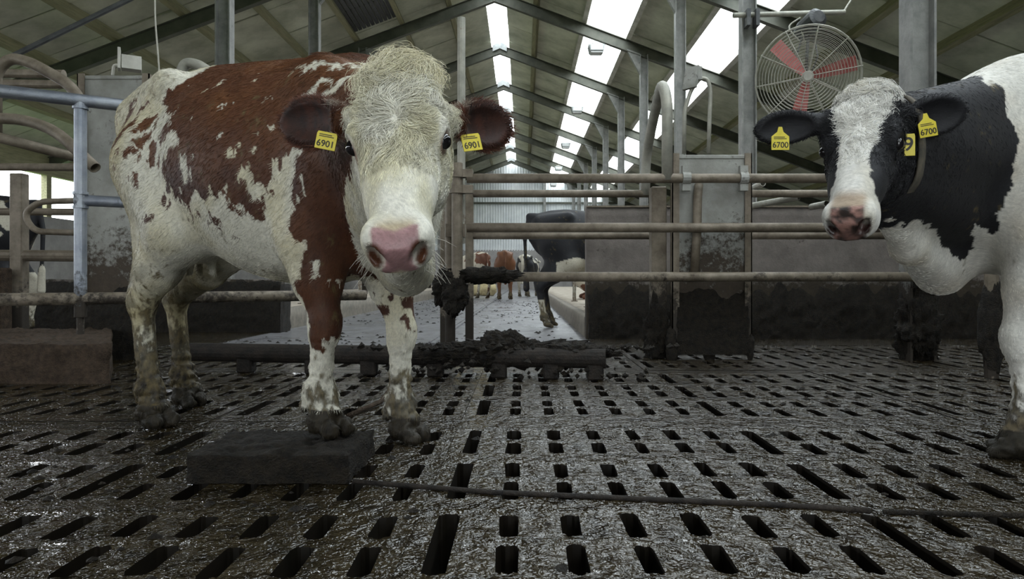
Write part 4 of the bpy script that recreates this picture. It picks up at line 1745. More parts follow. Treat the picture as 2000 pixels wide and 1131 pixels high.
def add_eyes(o, ps, s_rad=0.0198):
    bm = bmesh.new()
    bmesh.ops.create_uvsphere(bm, u_segments=24, v_segments=16, radius=s_rad * ps.S)
    me = bpy.data.meshes.new('eye')
    bm.to_mesh(me)
    bm.free()
    me.polygons.foreach_set('use_smooth', [True] * len(me.polygons))
    me.materials.append(MATS['eye'])
    for s in (1, -1):
        e = bpy.data.objects.new('eye', me)
        COL.objects.link(e)
        e.parent = o
        e.location = ps.H(0.222, s * 0.104, -0.032)


def make_hair(o, ps, V, Q, N, A, coat, count, weight_fn, flow_fn, len_fn, rad, seed, curl_fn=None, npt=5):
    r = np.random.default_rng(seed)
    w = A * weight_fn(V[Q].mean(1))
    fi = r.choice(len(Q), size=count, p=w / w.sum())
    a, b = r.random(count)[:, None], r.random(count)[:, None]
    q = Q[fi]

    def bil(X):
        return X[q[:, 0]] * (1 - a) * (1 - b) + X[q[:, 1]] * a * (1 - b) + X[q[:, 2]] * a * b + X[q[:, 3]] * (1 - a) * b
    P, Nn = bil(V), bil(N)
    Nn /= np.linalg.norm(Nn, axis=1)[:, None] + 1e-9
    C, wet = coat(P, Nn, ps)
    keep = wet < 0.3
    P, Nn, C = P[keep], Nn[keep], C[keep]
    n = len(P)
    fl = flow_fn(P, Nn, ps) + (fbm(P * 14, seed + 3, 2)[:, None] - 0.5) * 0.5 * np.roll(Nn, 1, 1) + r.normal(0, 0.18, (n, 3))
    tuft = np.stack([fbm(P * 26 + k * 7.7, seed + 31 + k, 2) for k in range(3)], 1) - 0.5
    fl += tuft * (2.6 * (curl_fn(P, ps) > 0.1 if curl_fn else np.zeros(n)) * np.ones(n))[:, None]
    fl -= Nn * np.einsum('ij,ij->i', fl, Nn)[:, None]
    fl /= np.linalg.norm(fl, axis=1)[:, None] + 1e-9
    ln = len_fn(P, ps) * r.uniform(0.6, 1.25, n)
    lift = r.uniform(0.12, 0.42, n) * (1 + 1.6 * (curl_fn(P, ps) > 0.1 if curl_fn else 0))
    sidev = np.cross(Nn, fl)
    curl = curl_fn(P, ps) if curl_fn else np.zeros(n)
    ph = fbm(P * 22, seed + 9, 2) * 12 + r.normal(0, 0.5, n)
    pts = np.zeros((n, npt, 3))
    for k in range(npt):
        t = k / (npt - 1)
        up = lift * (t - 0.75 * t * t)
        sw = curl * (np.sin(ph + t * 4.5) - np.sin(ph))
        pts[:, k] = P - Nn * 0.0015 + ln[:, None] * (fl * t + Nn * up[:, None] + sidev * sw[:, None])
    cl = 0.58 + 0.86 * fbm(P * 70, seed + 21, 2)
    C = np.clip(C * (r.uniform(0.78, 1.22, n) * cl)[:, None], 0, 1)
    hc = bpy.data.hair_curves.new('coat_hair')
    hc.add_curves([npt] * n)
    hc.attributes['position'].data.foreach_set('vector', pts.astype(f32).ravel())
    ra = hc.attributes.get('radius') or hc.attributes.new('radius', 'FLOAT', 'POINT')
    prof = rad * np.linspace(1, 0.25, npt)
    ra.data.foreach_set('value', np.tile(prof, n).astype(f32))
    ca = hc.attributes.new('hair_col', 'FLOAT_COLOR', 'POINT')
    gr_ = np.linspace(0.74, 1.25, npt)  # shade painted into the roots, brighter tips, to give the hair depth
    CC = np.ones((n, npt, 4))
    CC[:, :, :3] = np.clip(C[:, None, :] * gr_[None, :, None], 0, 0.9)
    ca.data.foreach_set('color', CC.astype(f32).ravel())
    hc.materials.append(MATS['coat_hair'])
    h = bpy.data.objects.new('coat_hair', hc)
    COL.objects.link(h)
    h.parent = o
    h['kind'] = 'stuff'
    return h


def text_mesh(name, s, size, mat, parent, M):
    cu = bpy.data.curves.new(name, 'FONT')
    cu.body = s
    cu.size = size
    cu.align_x = 'CENTER'
    cu.align_y = 'CENTER'
    cu.extrude = 0.0006
    cu.offset = size * 0.012
    tmp = bpy.data.objects.new(name, cu)
    COL.objects.link(tmp)
    dg = bpy.context.evaluated_depsgraph_get()
    me = bpy.data.meshes.new_from_object(tmp.evaluated_get(dg))
    bpy.data.objects.remove(tmp)
    bpy.data.curves.remove(cu)
    me.materials.clear()
    me.materials.append(MATS[mat])
    t = bpy.data.objects.new(name, me)
    COL.objects.link(t)
    t.parent = parent
    t.matrix_local = M
    return t


def ear_tag(cow, centre, xdir, ydir, text, w=0.058, h=0.05, neck=True, name='ear_tag', label='yellow numbered ear tag', bars=True, tsize=None):
    """flat plastic tag; centre and directions in the animal's own frame"""
    x = unit(xdir)
    y = np.array(ydir, float)
    y = unit(y - x * (y @ x))
    z = np.cross(x, y)
    M = Matrix(((x[0], y[0], z[0], centre[0]), (x[1], y[1], z[1], centre[1]), (x[2], y[2], z[2], centre[2]), (0, 0, 0, 1)))
    mb = MB()
    a, b = w / 2, h / 2
    poly = [(-a, -b), (a, -b), (a, b * 0.75)]
    poly += [(a * 0.35, b * 1.35), (a * 0.2, b * 2.0), (-a * 0.2, b * 2.0), (-a * 0.35, b * 1.35)] if neck else [(a * 0.9, b), (-a * 0.9, b)]
    poly += [(-a, b * 0.75)]
    mb.prism(poly, -0.0012, 0.0012, axis='z')
    t = mb.build(name, 'tag_yellow', cow, bevel=0.0006)
    t.location = (0, 0, 0)
    t.matrix_local = M
    t['label'] = label
    text_mesh('tag_number', text, tsize or h * 0.52, 'tag_ink', t, Matrix.Translation((0, -b * 0.38 if bars else 0, 0.0015)))
    if bars:
        mb = MB()
        for k, yy in enumerate((b * 0.42, b * 0.62)):
            mb.box((-a * 0.75, yy, 0.0012), (a * (0.7 - 0.2 * k), yy + b * 0.09, 0.0017))
        q = mb.build('tag_print', 'tag_ink', t)
        q.location = (0, 0, 0)
    return t


# ------------------------------------------------------------------ the red-and-white cow
O1, A1 = np.array((-1.09, 2.80)), unit((1.04, -0.64))
L1 = np.array((-A1[1], A1[0]))


def to1(v):
    v = np.array(v, float)
    d = v[:2] - O1
    return np.array((d @ A1, d @ L1, v[2]))


def dir1(v):
    v = np.array(v, float)
    return np.array((v[:2] @ A1, v[:2] @ L1, v[2]))


pose1 = Pose(to1((-0.312, 1.70, 1.12)), to1((-0.254, 1.345, 0.70)),
             {'FR': (0.590, -0.177, 0.086), 'FL': (0.628, 0.186, 0.0), 'HR': (-0.452, -0.172, 0.0), 'HL': (-0.776, 0.18, 0.0)},
             ears=[(to1(at(877, 235, 1.72)), to1(at(990, 252, 1.83)), dir1((0.25, -1, -0.10)), 0.060),
                   (to1(at(690, 238, 1.72)), to1(at(553, 240, 1.83)), dir1((-0.25, -1, -0.10)), 0.062)],
             up=dir1((0, -0.79, 0.6)))

# outlines of the coat patches in the animal's own side view (metres: along the body, height)
RED1 = [[(-0.185, 1.431), (-0.239, 1.372), (-0.278, 1.333), (-0.208, 1.292), (-0.223, 1.267), (-0.154, 1.267), (-0.117, 1.25), (-0.087, 1.202), (-0.117, 1.175), (-0.044, 1.158), (-0.008, 1.12), (-0.073, 1.118), (-0.124, 1.088), (-0.17, 1.057), (-0.185, 1.023), (-0.139, 1.011), (-0.177, 0.965), (-0.147, 0.949), (-0.117, 0.983), (-0.095, 0.929), (-0.058, 0.935), (-0.036, 0.882), (0.006, 0.858), (0.028, 0.921), (0.069, 0.944), (0.131, 0.898), (0.164, 0.913), (0.223, 0.925), (0.249, 0.916), (0.242, 0.859), (0.299, 0.84), (0.361, 0.841), (0.397, 0.82), (0.415, 0.882), (0.361, 0.901), (0.361, 0.94), (0.318, 0.975), (0.337, 1.026), (0.385, 0.986), (0.415, 0.944), (0.445, 0.903), (0.462, 0.941), (0.48, 0.978), (0.514, 1.021), (0.543, 1.042), (0.57, 1.054), (0.598, 1.059), (0.636, 1.077), (0.832, 1.056), (0.832, 1.412), (0.593, 1.458), (-0.185, 1.591)], [(0.62, 1.049), (0.582, 0.978), (0.554, 0.934), (0.543, 0.889), (0.559, 0.843), (0.543, 0.798), (0.565, 0.759), (0.582, 0.691), (0.57, 0.653), (0.587, 0.562), (0.761, 0.564), (0.761, 0.609), (0.679, 0.586), (0.668, 0.66), (0.7, 0.733), (0.761, 0.825), (0.782, 0.875), (0.832, 0.914), (0.991, 0.998), (0.991, 1.135), (0.832, 1.156)], [(-0.589, 1.17), (-0.58, 1.322), (-0.475, 1.363), (-0.493, 1.339), (-0.545, 1.298), (-0.562, 1.224)], [(-0.519, 1.163), (-0.501, 1.255), (-0.425, 1.293), (-0.408, 1.263), (-0.458, 1.213), (-0.51, 1.143)], [(-0.458, 1.32), (-0.375, 1.346), (-0.359, 1.33), (-0.442, 1.304)], [(-0.416, 1.227), (-0.342, 1.282), (-0.278, 1.279), (-0.286, 1.257), (-0.318, 1.216), (-0.391, 1.21)], [(-0.375, 1.185), (-0.278, 1.216), (-0.278, 1.184), (-0.318, 1.143), (-0.367, 1.171)], [(-0.408, 1.115), (-0.391, 1.15), (-0.326, 1.153), (-0.342, 1.118), (-0.391, 1.104)], [(-0.278, 1.094), (-0.262, 1.173), (-0.223, 1.16), (-0.231, 1.08), (-0.247, 1.068)], [(-0.2, 1.167), (-0.185, 1.218), (-0.109, 1.218), (-0.102, 1.174), (-0.17, 1.154)], [(0.09, 0.842), (0.131, 0.861), (0.177, 0.838), (0.164, 0.809), (0.124, 0.815)], [(0.137, 0.806), (0.171, 0.801), (0.164, 0.787)], [(0.204, 0.791), (0.236, 0.794), (0.246, 0.778)], [(0.337, 0.902), (0.409, 0.905), (0.409, 0.866), (0.361, 0.861)]]
WHT1 = [[(0.427, 1.139), (0.462, 1.158), (0.466, 1.142), (0.439, 1.132)], [(0.042, 1.37), (0.069, 1.382), (0.079, 1.368), (0.056, 1.355)], [(0.144, 1.25), (0.236, 1.275), (0.233, 1.263), (0.171, 1.243)], [(0.19, 1.125), (0.236, 1.148), (0.236, 1.128)], [(0.559, 1.211), (0.614, 1.267), (0.689, 1.278), (0.7, 1.258), (0.636, 1.245), (0.593, 1.221)], [(0.636, 1.204), (0.7, 1.247), (0.761, 1.274), (0.832, 1.305), (0.832, 1.269), (0.772, 1.221), (0.7, 1.21)], [(0.361, 1.253), (0.415, 1.261), (0.415, 1.256), (0.367, 1.25)], [(0.457, 1.356), (0.593, 1.36), (0.751, 1.34), (0.832, 1.33), (0.832, 1.312), (0.7, 1.327), (0.57, 1.334)]]
LEG1 = [[(0.488, 0.737), (0.488, 0.701), (0.535, 0.624), (0.565, 0.478), (0.586, 0.374), (0.607, 0.358), (0.628, 0.428), (0.649, 0.418), (0.685, 0.402), (0.721, 0.393), (0.756, 0.456), (0.756, 0.585), (0.693, 0.613), (0.645, 0.601), (0.632, 0.63), (0.636, 0.664), (0.603, 0.665), (0.599, 0.734)]]


def coat1(P, N, ps):
    n = len(P)
    wv = np.stack([vnoise(P * 34, 3), vnoise(P * 34 + 9, 4), vnoise(P * 34 + 5, 5)], 1) - 0.5
    ws = np.stack([vnoise(P * np.array((70, 60, 22)), 13), vnoise(P * 50 + 3, 8), vnoise(P * np.array((70, 60, 22)) + 4, 14)], 1) - 0.5
    W = P + wv * 0.022 + ws * np.array((0.020, 0, 0.045))
    x, z = W[:, 0], W[:, 2]
    red = np.zeros(n, bool)
    for pl in RED1:
        red |= in_poly(x, z, pl)
    # neck and far shoulder are red above the dewlap
    neckline = 0.86 + 0.16 * (P[:, 0] - 0.75)
    red |= (x > 0.66) & (z > neckline + 0.06 * (vnoise(P * 8, 31) - 0.5))
    for pl in WHT1:
        red &= ~in_poly(x, z, pl)
    fl = fbm(P * np.array((36, 30, 15)), 40, 3)
    tr = sstep(0.95, 1.25, P[:, 2])
    red &= ~((fl > 0.62 + 0.18 * tr) & (P[:, 0] < 0.62) & (P[:, 2] > 0.62))
    f2 = fbm(P * np.array((34, 30, 13)) + 8, 44, 3)
    red |= (f2 > 0.67) & (P[:, 0] > -0.70) & (P[:, 0] < 0.30) & (P[:, 2] > 0.84 + 0.1 * (P[:, 0] < -0.3)) & (P[:, 2] < 1.38)
    low = (P[:, 2] < 0.62) & (P[:, 0] > 0.3)
    if low.any():
        near = low & (P[:, 1] < 0)
        lr = np.zeros(n, bool)
        for pl in LEG1:
            lr |= in_poly(x, z, pl)
        red = np.where(near, lr, red)
        far = low & (P[:, 1] >= 0)
        red = np.where(far, (z > 0.42 + 0.10 * (vnoise(P * 16, 51) - 0.2)) & (z < 0.56) & (vnoise(P * 22, 50) > 0.33), red)
    red &= ~((P[:, 2] < 0.62) & (P[:, 0] <= 0.3))
    tone = fbm(P * np.array((7, 7, 9)), 60, 3)
    strand = fbm(P * np.array((90, 60, 30)), 61, 2)
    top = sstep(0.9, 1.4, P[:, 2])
    cr = lerp(DARKRED * 1.1, RED, sstep(0.05, 0.6, tone * 0.7 + top * 0.55))  # besides random tone, red painted lit on the back and shaded lower down
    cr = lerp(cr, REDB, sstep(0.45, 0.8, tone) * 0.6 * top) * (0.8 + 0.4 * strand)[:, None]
    cw = lerp(WHITE, CREAM, np.clip(sstep(0.42, 0.72, fbm(P * 6, 70, 3)) * 0.6 + 0.45 * sstep(-0.3, -0.65, P[:, 0]), 0, 0.9)) * (0.85 + 0.3 * strand)[:, None]
    # yellow-brown staining on the hindquarters and hind legs
    st = sstep(-0.25, -0.6, P[:, 0]) * (0.25 + 0.6 * sstep(1.25, 0.6, P[:, 2])) * sstep(0.3, 0.6, fbm(P * 11, 72, 3))
    cw = lerp(cw, np.array((0.30, 0.25, 0.13)), np.clip(st, 0, 0.85))
    bl = sstep(0.72, 0.60, P[:, 2]) * (P[:, 0] < 0.5) * sstep(0.42, 0.6, fbm(P * np.array((9, 9, 14)), 74, 3)) * (P[:, 2] > 0.5)
    cw = lerp(cw, np.array((0.10, 0.085, 0.05)), bl * 0.7)
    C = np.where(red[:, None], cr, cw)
    wet = np.zeros(n)
    C = splash(P, C, 80, 0.05, 0.45, 0.72)
    hind = (P[:, 0] < -0.2) & (P[:, 2] < 0.9)
    C = np.where(hind[:, None], splash(P, C, 84, 0.12, 0.8, 0.85), C)
    fh = P[:, 2] < 0.095 + 0.086 * ((P[:, 1] < 0) & (P[:, 0] > 0.3))
    C = np.where(fh[:, None], lerp(np.array((0.006, 0.005, 0.003)), np.array((0.034, 0.025, 0.012)), strand), C)
    # head
    h = ps.to_head(P)
    hd = ps.headf(P.astype(f32))
    ed = np.minimum(ps.earf[0][0](P.astype(f32)), ps.earf[1][0](P.astype(f32)))
    ish = (hd < 0.035) & (h[:, 0] > -0.06) & (h[:, 2] > -0.19 - 0.02)
    hw = lerp(np.array((0.66, 0.635, 0.55)), np.array((0.54, 0.50, 0.34)), sstep(0.4, 0.75, fbm(P * np.array((16, 16, 9)), 90, 3)) * 0.8)
    hw = lerp(hw, np.array((0.56, 0.50, 0.30)), sstep(0.14, 0.0, h[:, 0]) * 0.55) * (0.86 + 0.28 * strand)[:, None]
    eyed = np.minimum(np.linalg.norm(h - np.array((0.22, 0.105, -0.037)), axis=1), np.linalg.norm(h - np.array((0.22, -0.105, -0.037)), axis=1))
    hw = lerp(hw, np.array((0.30, 0.17, 0.13)), sstep(0.036, 0.024, eyed) * 0.85)
    # pink nose pad with stained skin above it
    pl = h[:, 0] + 0.40 * (h[:, 2] + 0.045)
    padw = 0.024 + 0.020 * sstep(-0.045, -0.02, h[:, 2]) + 0.010 * sstep(-0.06, -0.08, h[:, 2])
    pl = pl - 0.013 * np.clip(1 - np.abs(h[:, 1]) / 0.036, 0, 1)
    pad = sstep(0.540, 0.550, pl) * sstep(padw + 0.008, padw, np.abs(h[:, 1])) * sstep(-0.108, -0.09, h[:, 2])
    stain = sstep(0.49, 0.53, h[:, 0]) * sstep(0.055, 0.03, np.abs(h[:, 1])) * sstep(-0.03, -0.012, h[:, 2])
    hw = lerp(hw, np.array((0.33, 0.23, 0.10)), stain * 0.7)
    hw = lerp(hw, PINK * (0.75 + 0.5 * fbm(P * 40, 93, 2))[:, None], pad)
    nos = np.minimum(np.linalg.norm((h - np.array((0.568, 0.045, -0.040))) / np.array((0.026, 0.019, 0.030)), axis=1),
                     np.linalg.norm((h - np.array((0.568, -0.045, -0.040))) / np.array((0.026, 0.019, 0.030)), axis=1))
    hw = lerp(hw, np.array((0.09, 0.035, 0.018)), sstep(1.25, 0.85, nos))
    C = np.where(ish[:, None], hw, C)
    wet = np.where(ish, np.maximum(pad * 0.9, sstep(1.2, 0.9, nos)), wet)
    isear = (ed < 0.012) & (hd > 0.012)
    ec = lerp(np.array((0.012, 0.008, 0.007)), np.array((0.07, 0.022, 0.012)), np.clip(strand * 1.1 - 0.1, 0, 1))
    for ef, c, Re, a, hh in ps.earf:
        q = (P - c) @ Re.T
        rim = sstep(0.80, 1.02, np.sqrt((q[:, 0] / a) ** 2 + (q[:, 1] / hh) ** 2))
        mine = ef(P.astype(f32)) < 0.014
        ec = np.where(mine[:, None], lerp(ec, np.array((0.16, 0.055, 0.028)), rim * 0.75), ec)
        basew = sstep(-0.55, -0.95, q[:, 0] / a) * sstep(0.0, 0.02, -q[:, 2] + 0.012 + 0.3 * np.abs(q[:, 1]))
        ec = np.where(mine[:, None], lerp(ec, WHITE, basew * 0.9), ec)
    C = np.where(isear[:, None], ec, C)
    return np.clip(C, 0.004, 0.9), wet


def flow_body(P, N, ps):
    f = np.tile(np.array((-0.85, 0.0, -0.5)), (len(P), 1))
    leg = P[:, 2] < 0.6
    f[leg] = (-0.1, 0, -1)
    nk = P[:, 0] > 0.75
    f[nk] = -ps.f * 0.3 + np.array((-0.5, 0.3, -0.6))
    h = ps.to_head(P)
    ish = (ps.headf(P.astype(f32)) < 0.03) & (h[:, 0] > -0.08)
    # hair parts at a whorl between the eyes
    hv = np.stack([h[:, 0] - 0.20, h[:, 1] * 1.1, np.zeros(len(P))], 1)
    hv[h[:, 0] > 0.26] += (0.25, 0, 0)
    hf = hv @ ps.R
    top = sstep(0.06, 0.0, h[:, 0])[:, None]
    hf = hf / (np.linalg.norm(hf, axis=1)[:, None] + 1e-9) * (1 - top) + top * (ps.f * 0.75 + ps.r * 0.5 * np.sign(fbm(P * 9, 5, 2) - 0.5)[:, None])
    f[ish] = hf[ish]
    for ef, c, Re, a, hh in ps.earf:
        m = (ef(P.astype(f32)) < 0.012) & ~ish
        q = (P - c) @ Re.T
        ev = np.stack([q[:, 0] / a + 0.6, q[:, 1] / hh, np.zeros(len(P))], 1) @ Re
        f[m] = ev[m]
    return f


def len1(P, ps):
    h = ps.to_head(P)
    hd = ps.headf(P.astype(f32))
    ish = (hd < 0.03) & (h[:, 0] > -0.08)
    ln = np.full(len(P), 0.022)
    ln[P[:, 2] < 0.6] = 0.016
    hl = np.interp(h[:, 0], [-0.08, 0.03, 0.10, 0.20, 0.30, 0.45, 0.55], [0.060, 0.066, 0.054, 0.034, 0.022, 0.012, 0.006]) * (0.32 + 0.68 * sstep(0.095, 0.055, np.abs(h[:, 1])))
    ln[ish] = hl[ish]
    for ef, c, Re, a, hh in ps.earf:
        m = (ef(P.astype(f32)) < 0.012) & ~ish
        q = (P - c) @ Re.T
        rim = sstep(0.7, 1.0, np.sqrt((q[:, 0] / a) ** 2 + (q[:, 1] / hh) ** 2))
        ln[m] = 0.014 + 0.020 * rim[m]
    # tousled crest along the withers
    cr = (P[:, 2] > 1.38) & (P[:, 0] > 0.3)
    ln[cr] = 0.034
    return ln


def curl1(P, ps):
    h = ps.to_head(P)
    return np.where((ps.headf(P.astype(f32)) < 0.03) & (h[:, 0] > -0.08), np.interp(h[:, 0], [-0.05, 0.12, 0.25, 0.4], [0.30, 0.28, 0.18, 0.05]), 0.04)


def weight_head(P, ps, head_gain):
    h = ps.to_head(P)
    near = (np.linalg.norm(P - ps.H(0.25, 0, -0.05), axis=1) < 0.42)
    head_gain = np.where(near, head_gain, 1.0 + 0.8 * (P[:, 2] < 0.6))
    ed = np.minimum(np.linalg.norm(h - np.array((0.222, 0.112, -0.028)), axis=1), np.linalg.norm(h - np.array((0.222, -0.112, -0.028)), axis=1))
    return head_gain * (ed > 0.036)


LO1, HI1 = (-1.0, -0.98, -0.01), (1.62, 0.50, 1.56)
rz1 = math.atan2(A1[1], A1[0])
c1, V, Q, N, A = build_cow('cow', 'red-and-white cow with white face and yellow ear tags looking at the viewer', O1, rz1, pose1, coat1, LO1, HI1, 0.0065)
add_eyes(c1, pose1)
make_hair(c1, pose1, V, Q, N, A, coat1, 220000, lambda P: weight_head(P, pose1, 5.0), flow_body, len1, 0.0008, 5, curl1)
# whiskers on the muzzle
w_px = np.array([pose1.H(0.50 + 0.05 * rng.random(), s * (0.045 + 0.03 * rng.random()), -0.04 - 0.1 * rng.random()) for s in [1, -1] * 22])
mb = MB()
for p in w_px:
    s = np.sign((p - pose1.poll) @ pose1.r)
    d = unit(pose1.r * s * rng.uniform(0.3, 1.0) + pose1.f * rng.uniform(0.2, 0.8) - pose1.u * rng.uniform(0.0, 0.6))
    ln = rng.uniform(0.02, 0.055)
    mb.tube([p, p + d * ln * 0.5, p + d * ln - np.array((0, 0, 0.006))], [0.0005, 0.0004, 0.0002], 4, caps=False)
wk = mb.build('whiskers', 'cord', c1)
wk.location = (0, 0, 0)
wk['kind'] = 'stuff'
for px, py, d, xd, yd, in ((637, 275, 1.715, (1, 0, -0.20), (0.16, 0, 1)), (921, 278, 1.735, (1, 0.5, 0.22), (-0.12, 0.1, 1))):
    ear_tag(c1, to1(at(px, py, d)), dir1(xd), dir1(yd), '6901', w=0.052, h=0.044, neck=False)

# ------------------------------------------------------------------ the black-and-white cow at the right
O2, A2 = np.array((2.32, 2.27)), unit((-0.9, 0.44))
L2 = np.array((-A2[1], A2[0]))


def to2(v):
    v = np.array(v, float)
    d = v[:2] - O2
    return np.array((d @ A2, d @ L2, v[2]))


def dir2(v):
    v = np.array(v, float)
    return np.array((v[:2] @ A2, v[:2] @ L2, v[2]))


pose2 = Pose(to2(at(1692, 190, 2.10)), to2(at(1652, 422, 1.82)),
             {'FL': (0.58, 0.18, 0.0), 'FR': (0.36, -0.18, 0.0), 'HL': (-0.62, 0.18, 0.0), 'HR': (-0.5, -0.18, 0.0)},
             ears=[(to2(at(1745, 240, 2.06)), to2(at(1884, 215, 2.03)), dir2((0.35, -1, -0.25)), 0.062),
                   (to2(at(1610, 240, 2.08)), to2(at(1478, 256, 2.12)), dir2((-0.2, -1, -0.2)), 0.052)],
             up=dir2((-0.45, -0.6, 0.6)))


BLK2 = [[(0.957, 1.294), (0.739, 1.356), (0.702, 1.32), (0.699, 1.255), (0.659, 1.282), (0.636, 1.185), (0.633, 1.13), (0.607, 1.057), (0.607, 1.01), (0.613, 0.94), (0.636, 0.895), (0.633, 0.863), (0.659, 0.833), (0.649, 0.785), (0.705, 0.787), (0.739, 0.804), (0.712, 0.731), (0.753, 0.692), (0.814, 0.733), (0.849, 0.783), (0.885, 0.833), (0.928, 0.876), (1.016, 0.956), (1.016, 1.301)]]


def coat2(P, N, ps):
    n = len(P)
    wv = np.stack([vnoise(P * 24, 103), vnoise(P * 24 + 9, 104), vnoise(P * 24 + 5, 105)], 1) - 0.5
    W = P + wv * 0.035
    blk = np.zeros(n, bool)
    for pl in BLK2:
        blk |= in_poly(W[:, 0], W[:, 2], pl)
    h = ps.to_head(P)
    hd = ps.headf(P.astype(f32))
    blk |= (W[:, 0] > 0.74) & (W[:, 2] > 0.80)
    blk |= (fbm(P * 2.3 + 4, 120, 2) > 0.60) & (P[:, 0] < 0.1)
    blk &= ~((P[:, 2] < 0.62))
    strand = fbm(P * np.array((90, 60, 30)), 161, 2)
    cw = lerp(np.array((0.66, 0.64, 0.58)), np.array((0.50, 0.42, 0.30)), sstep(0.45, 0.8, fbm(P * 5, 170, 3)) * 0.5) * (0.88 + 0.24 * strand)[:, None]
    C = np.where(blk[:, None], BLACK * (0.7 + 0.7 * strand)[:, None], cw)
    C = splash(P, C, 180, 0.04, 0.34, 0.9)
    C = np.where((P[:, 2] < 0.10)[:, None], lerp(np.array((0.006, 0.005, 0.003)), np.array((0.03, 0.024, 0.013)), strand), C)
    ish = (hd < 0.035) & (h[:, 0] > -0.07) & (h[:, 2] > -0.22)
    v = h[:, 1] + (vnoise(P * 55, 130) - 0.5) * 0.016
    hwid = np.interp(h[:, 0], [-0.05, 0.05, 0.10, 0.17, 0.25, 0.33, 0.40, 0.46, 0.49], [0.10, 0.092, 0.078, 0.062, 0.050, 0.046, 0.052, 0.075, 0.3])
    white = (np.abs(v) < hwid) & (h[:, 2] > -0.11 - 0.3 * (h[:, 0] > 0.44))
    cwh = lerp(np.array((0.68, 0.66, 0.61)), np.array((0.50, 0.45, 0.34)), sstep(0.45, 0.8, fbm(P * np.array((14, 14, 9)), 190, 3)) * 0.6) * (0.88 + 0.24 * strand)[:, None]
    hc = np.where(white[:, None], cwh, BLACK * (0.7 + 0.7 * strand)[:, None])
    pad = sstep(0.532, 0.545, h[:, 0] + 0.30 * (h[:, 2] + 0.045)) * sstep(0.050, 0.040, np.abs(h[:, 1])) * sstep(-0.115, -0.095, h[:, 2])
    mot = sstep(0.36, 0.60, fbm(P * 34, 195, 3))
    hc = lerp(hc, np.array((0.30, 0.19, 0.10)), sstep(0.44, 0.49, h[:, 0]) * sstep(0.06, 0.035, np.abs(h[:, 1])) * sstep(-0.035, -0.012, h[:, 2]) * 0.75)
    hc = lerp(hc, lerp(np.array((0.022, 0.014, 0.012)), np.array((0.33, 0.18, 0.15)), mot), pad)
    nos = np.minimum(np.linalg.norm((h - np.array((0.568, 0.045, -0.040))) / np.array((0.026, 0.019, 0.030)), axis=1),
                     np.linalg.norm((h - np.array((0.568, -0.045, -0.040))) / np.array((0.026, 0.019, 0.030)), axis=1))
    hc = lerp(hc, np.array((0.03, 0.015, 0.012)), sstep(1.15, 0.8, nos))
    C = np.where(ish[:, None], hc, C)
    wet = np.where(ish, np.maximum(pad * 0.9, sstep(1.2, 0.9, nos)), 0.0)
    ed = np.minimum(ps.earf[0][0](P.astype(f32)), ps.earf[1][0](P.astype(f32)))
    isear = (ed < 0.014) & (hd > 0.012)
    C = np.where(isear[:, None], BLACK * (0.8 + 0.9 * strand)[:, None], C)
    return np.clip(C, 0.004, 0.9), wet


def len2(P, ps):
    h = ps.to_head(P)
    ish = (ps.headf(P.astype(f32)) < 0.03) & (h[:, 0] > -0.08)
    ln = np.full(len(P), 0.014)
    ln[ish] = np.interp(h[:, 0], [-0.08, 0.03, 0.10, 0.20, 0.30, 0.5], [0.030, 0.034, 0.026, 0.018, 0.012, 0.006])[ish]
    return ln


LO2, HI2 = (-1.0, -0.50, -0.01), (1.50, 1.10, 1.56)
rz2 = math.atan2(A2[1], A2[0])
c2, V, Q, N, A = build_cow('cow', 'black-and-white cow with white blaze turning its head at the gate', O2, rz2, pose2, coat2, LO2, HI2, 0.0075)
add_eyes(c2, pose2)
make_hair(c2, pose2, V, Q, N, A, coat2, 90000, lambda P: weight_head(P, pose2, 4.0) * (P[:, 0] > 0.0), flow_body, len2, 0.0009, 15, curl1)
for px, py, d, xd, yd in ((1524, 278, 2.04, (1, 0, 0.0), (0, 0, 1)), (1812, 252, 1.985, (1, 0.0, 0.18), (0.1, 0, 1))):
    ear_tag(c2, to2(at(px, py, d)), dir2(xd), dir2(yd), '6700', w=0.053, h=0.046)
nk = to2(at(1772, 280, 2.07))
# collar strap that follows the neck
p0 = np.array((0.62, 0, 1.08))
p1 = pose2.H(0.13, 0, -0.11)
nd = unit(p1 - p0)
cc0 = p0 + nd * ((nk - p0) @ nd)
rel = V - cc0
m = (np.abs(rel @ nd) < 0.02) & (np.linalg.norm(rel, axis=1) < 0.34)
e1 = unit(np.cross(nd, (0, 0, 1)))
e2 = np.cross(nd, e1)
ang = np.arctan2(rel[m] @ e2, rel[m] @ e1)
rd = np.hypot(rel[m] @ e2, rel[m] @ e1)
nb = 40
rr_ = []
for i in range(nb):
    a = -math.pi + (i + 0.5) * 2 * math.pi / nb
    w = np.abs((ang - a + math.pi) % (2 * math.pi) - math.pi) < 2.2 * math.pi / nb
    rr_.append(np.percentile(rd[w], 50) if w.any() else 0.2)
rr_ = np.minimum(np.array(rr_), np.median(rr_) * 1.12)
rr_ = np.convolve(np.r_[rr_[-2:], rr_, rr_[:2]], np.ones(5) / 5, 'valid')
mb = MB()
rg = []
for off, ex in ((-0.016, 0.003), (-0.016, 0.010), (0.016, 0.010), (0.016, 0.003)):
    rg.append(mb.ring([cc0 + nd * off + (e1 * math.cos(-math.pi + (i + 0.5) * 2 * math.pi / nb) + e2 * math.sin(-math.pi + (i + 0.5) * 2 * math.pi / nb)) * (rr_[i] + ex) for i in range(nb)]))
for i in range(4):
    mb.quad_loop(rg[i], rg[(i + 1) % 4])
st = mb.build('collar', 'strap', c2, smooth=True)
st.location = (0, 0, 0)
tc = unit(dir2((-0.95, -1, 0)))
ta = math.atan2(tc @ e2, tc @ e1)
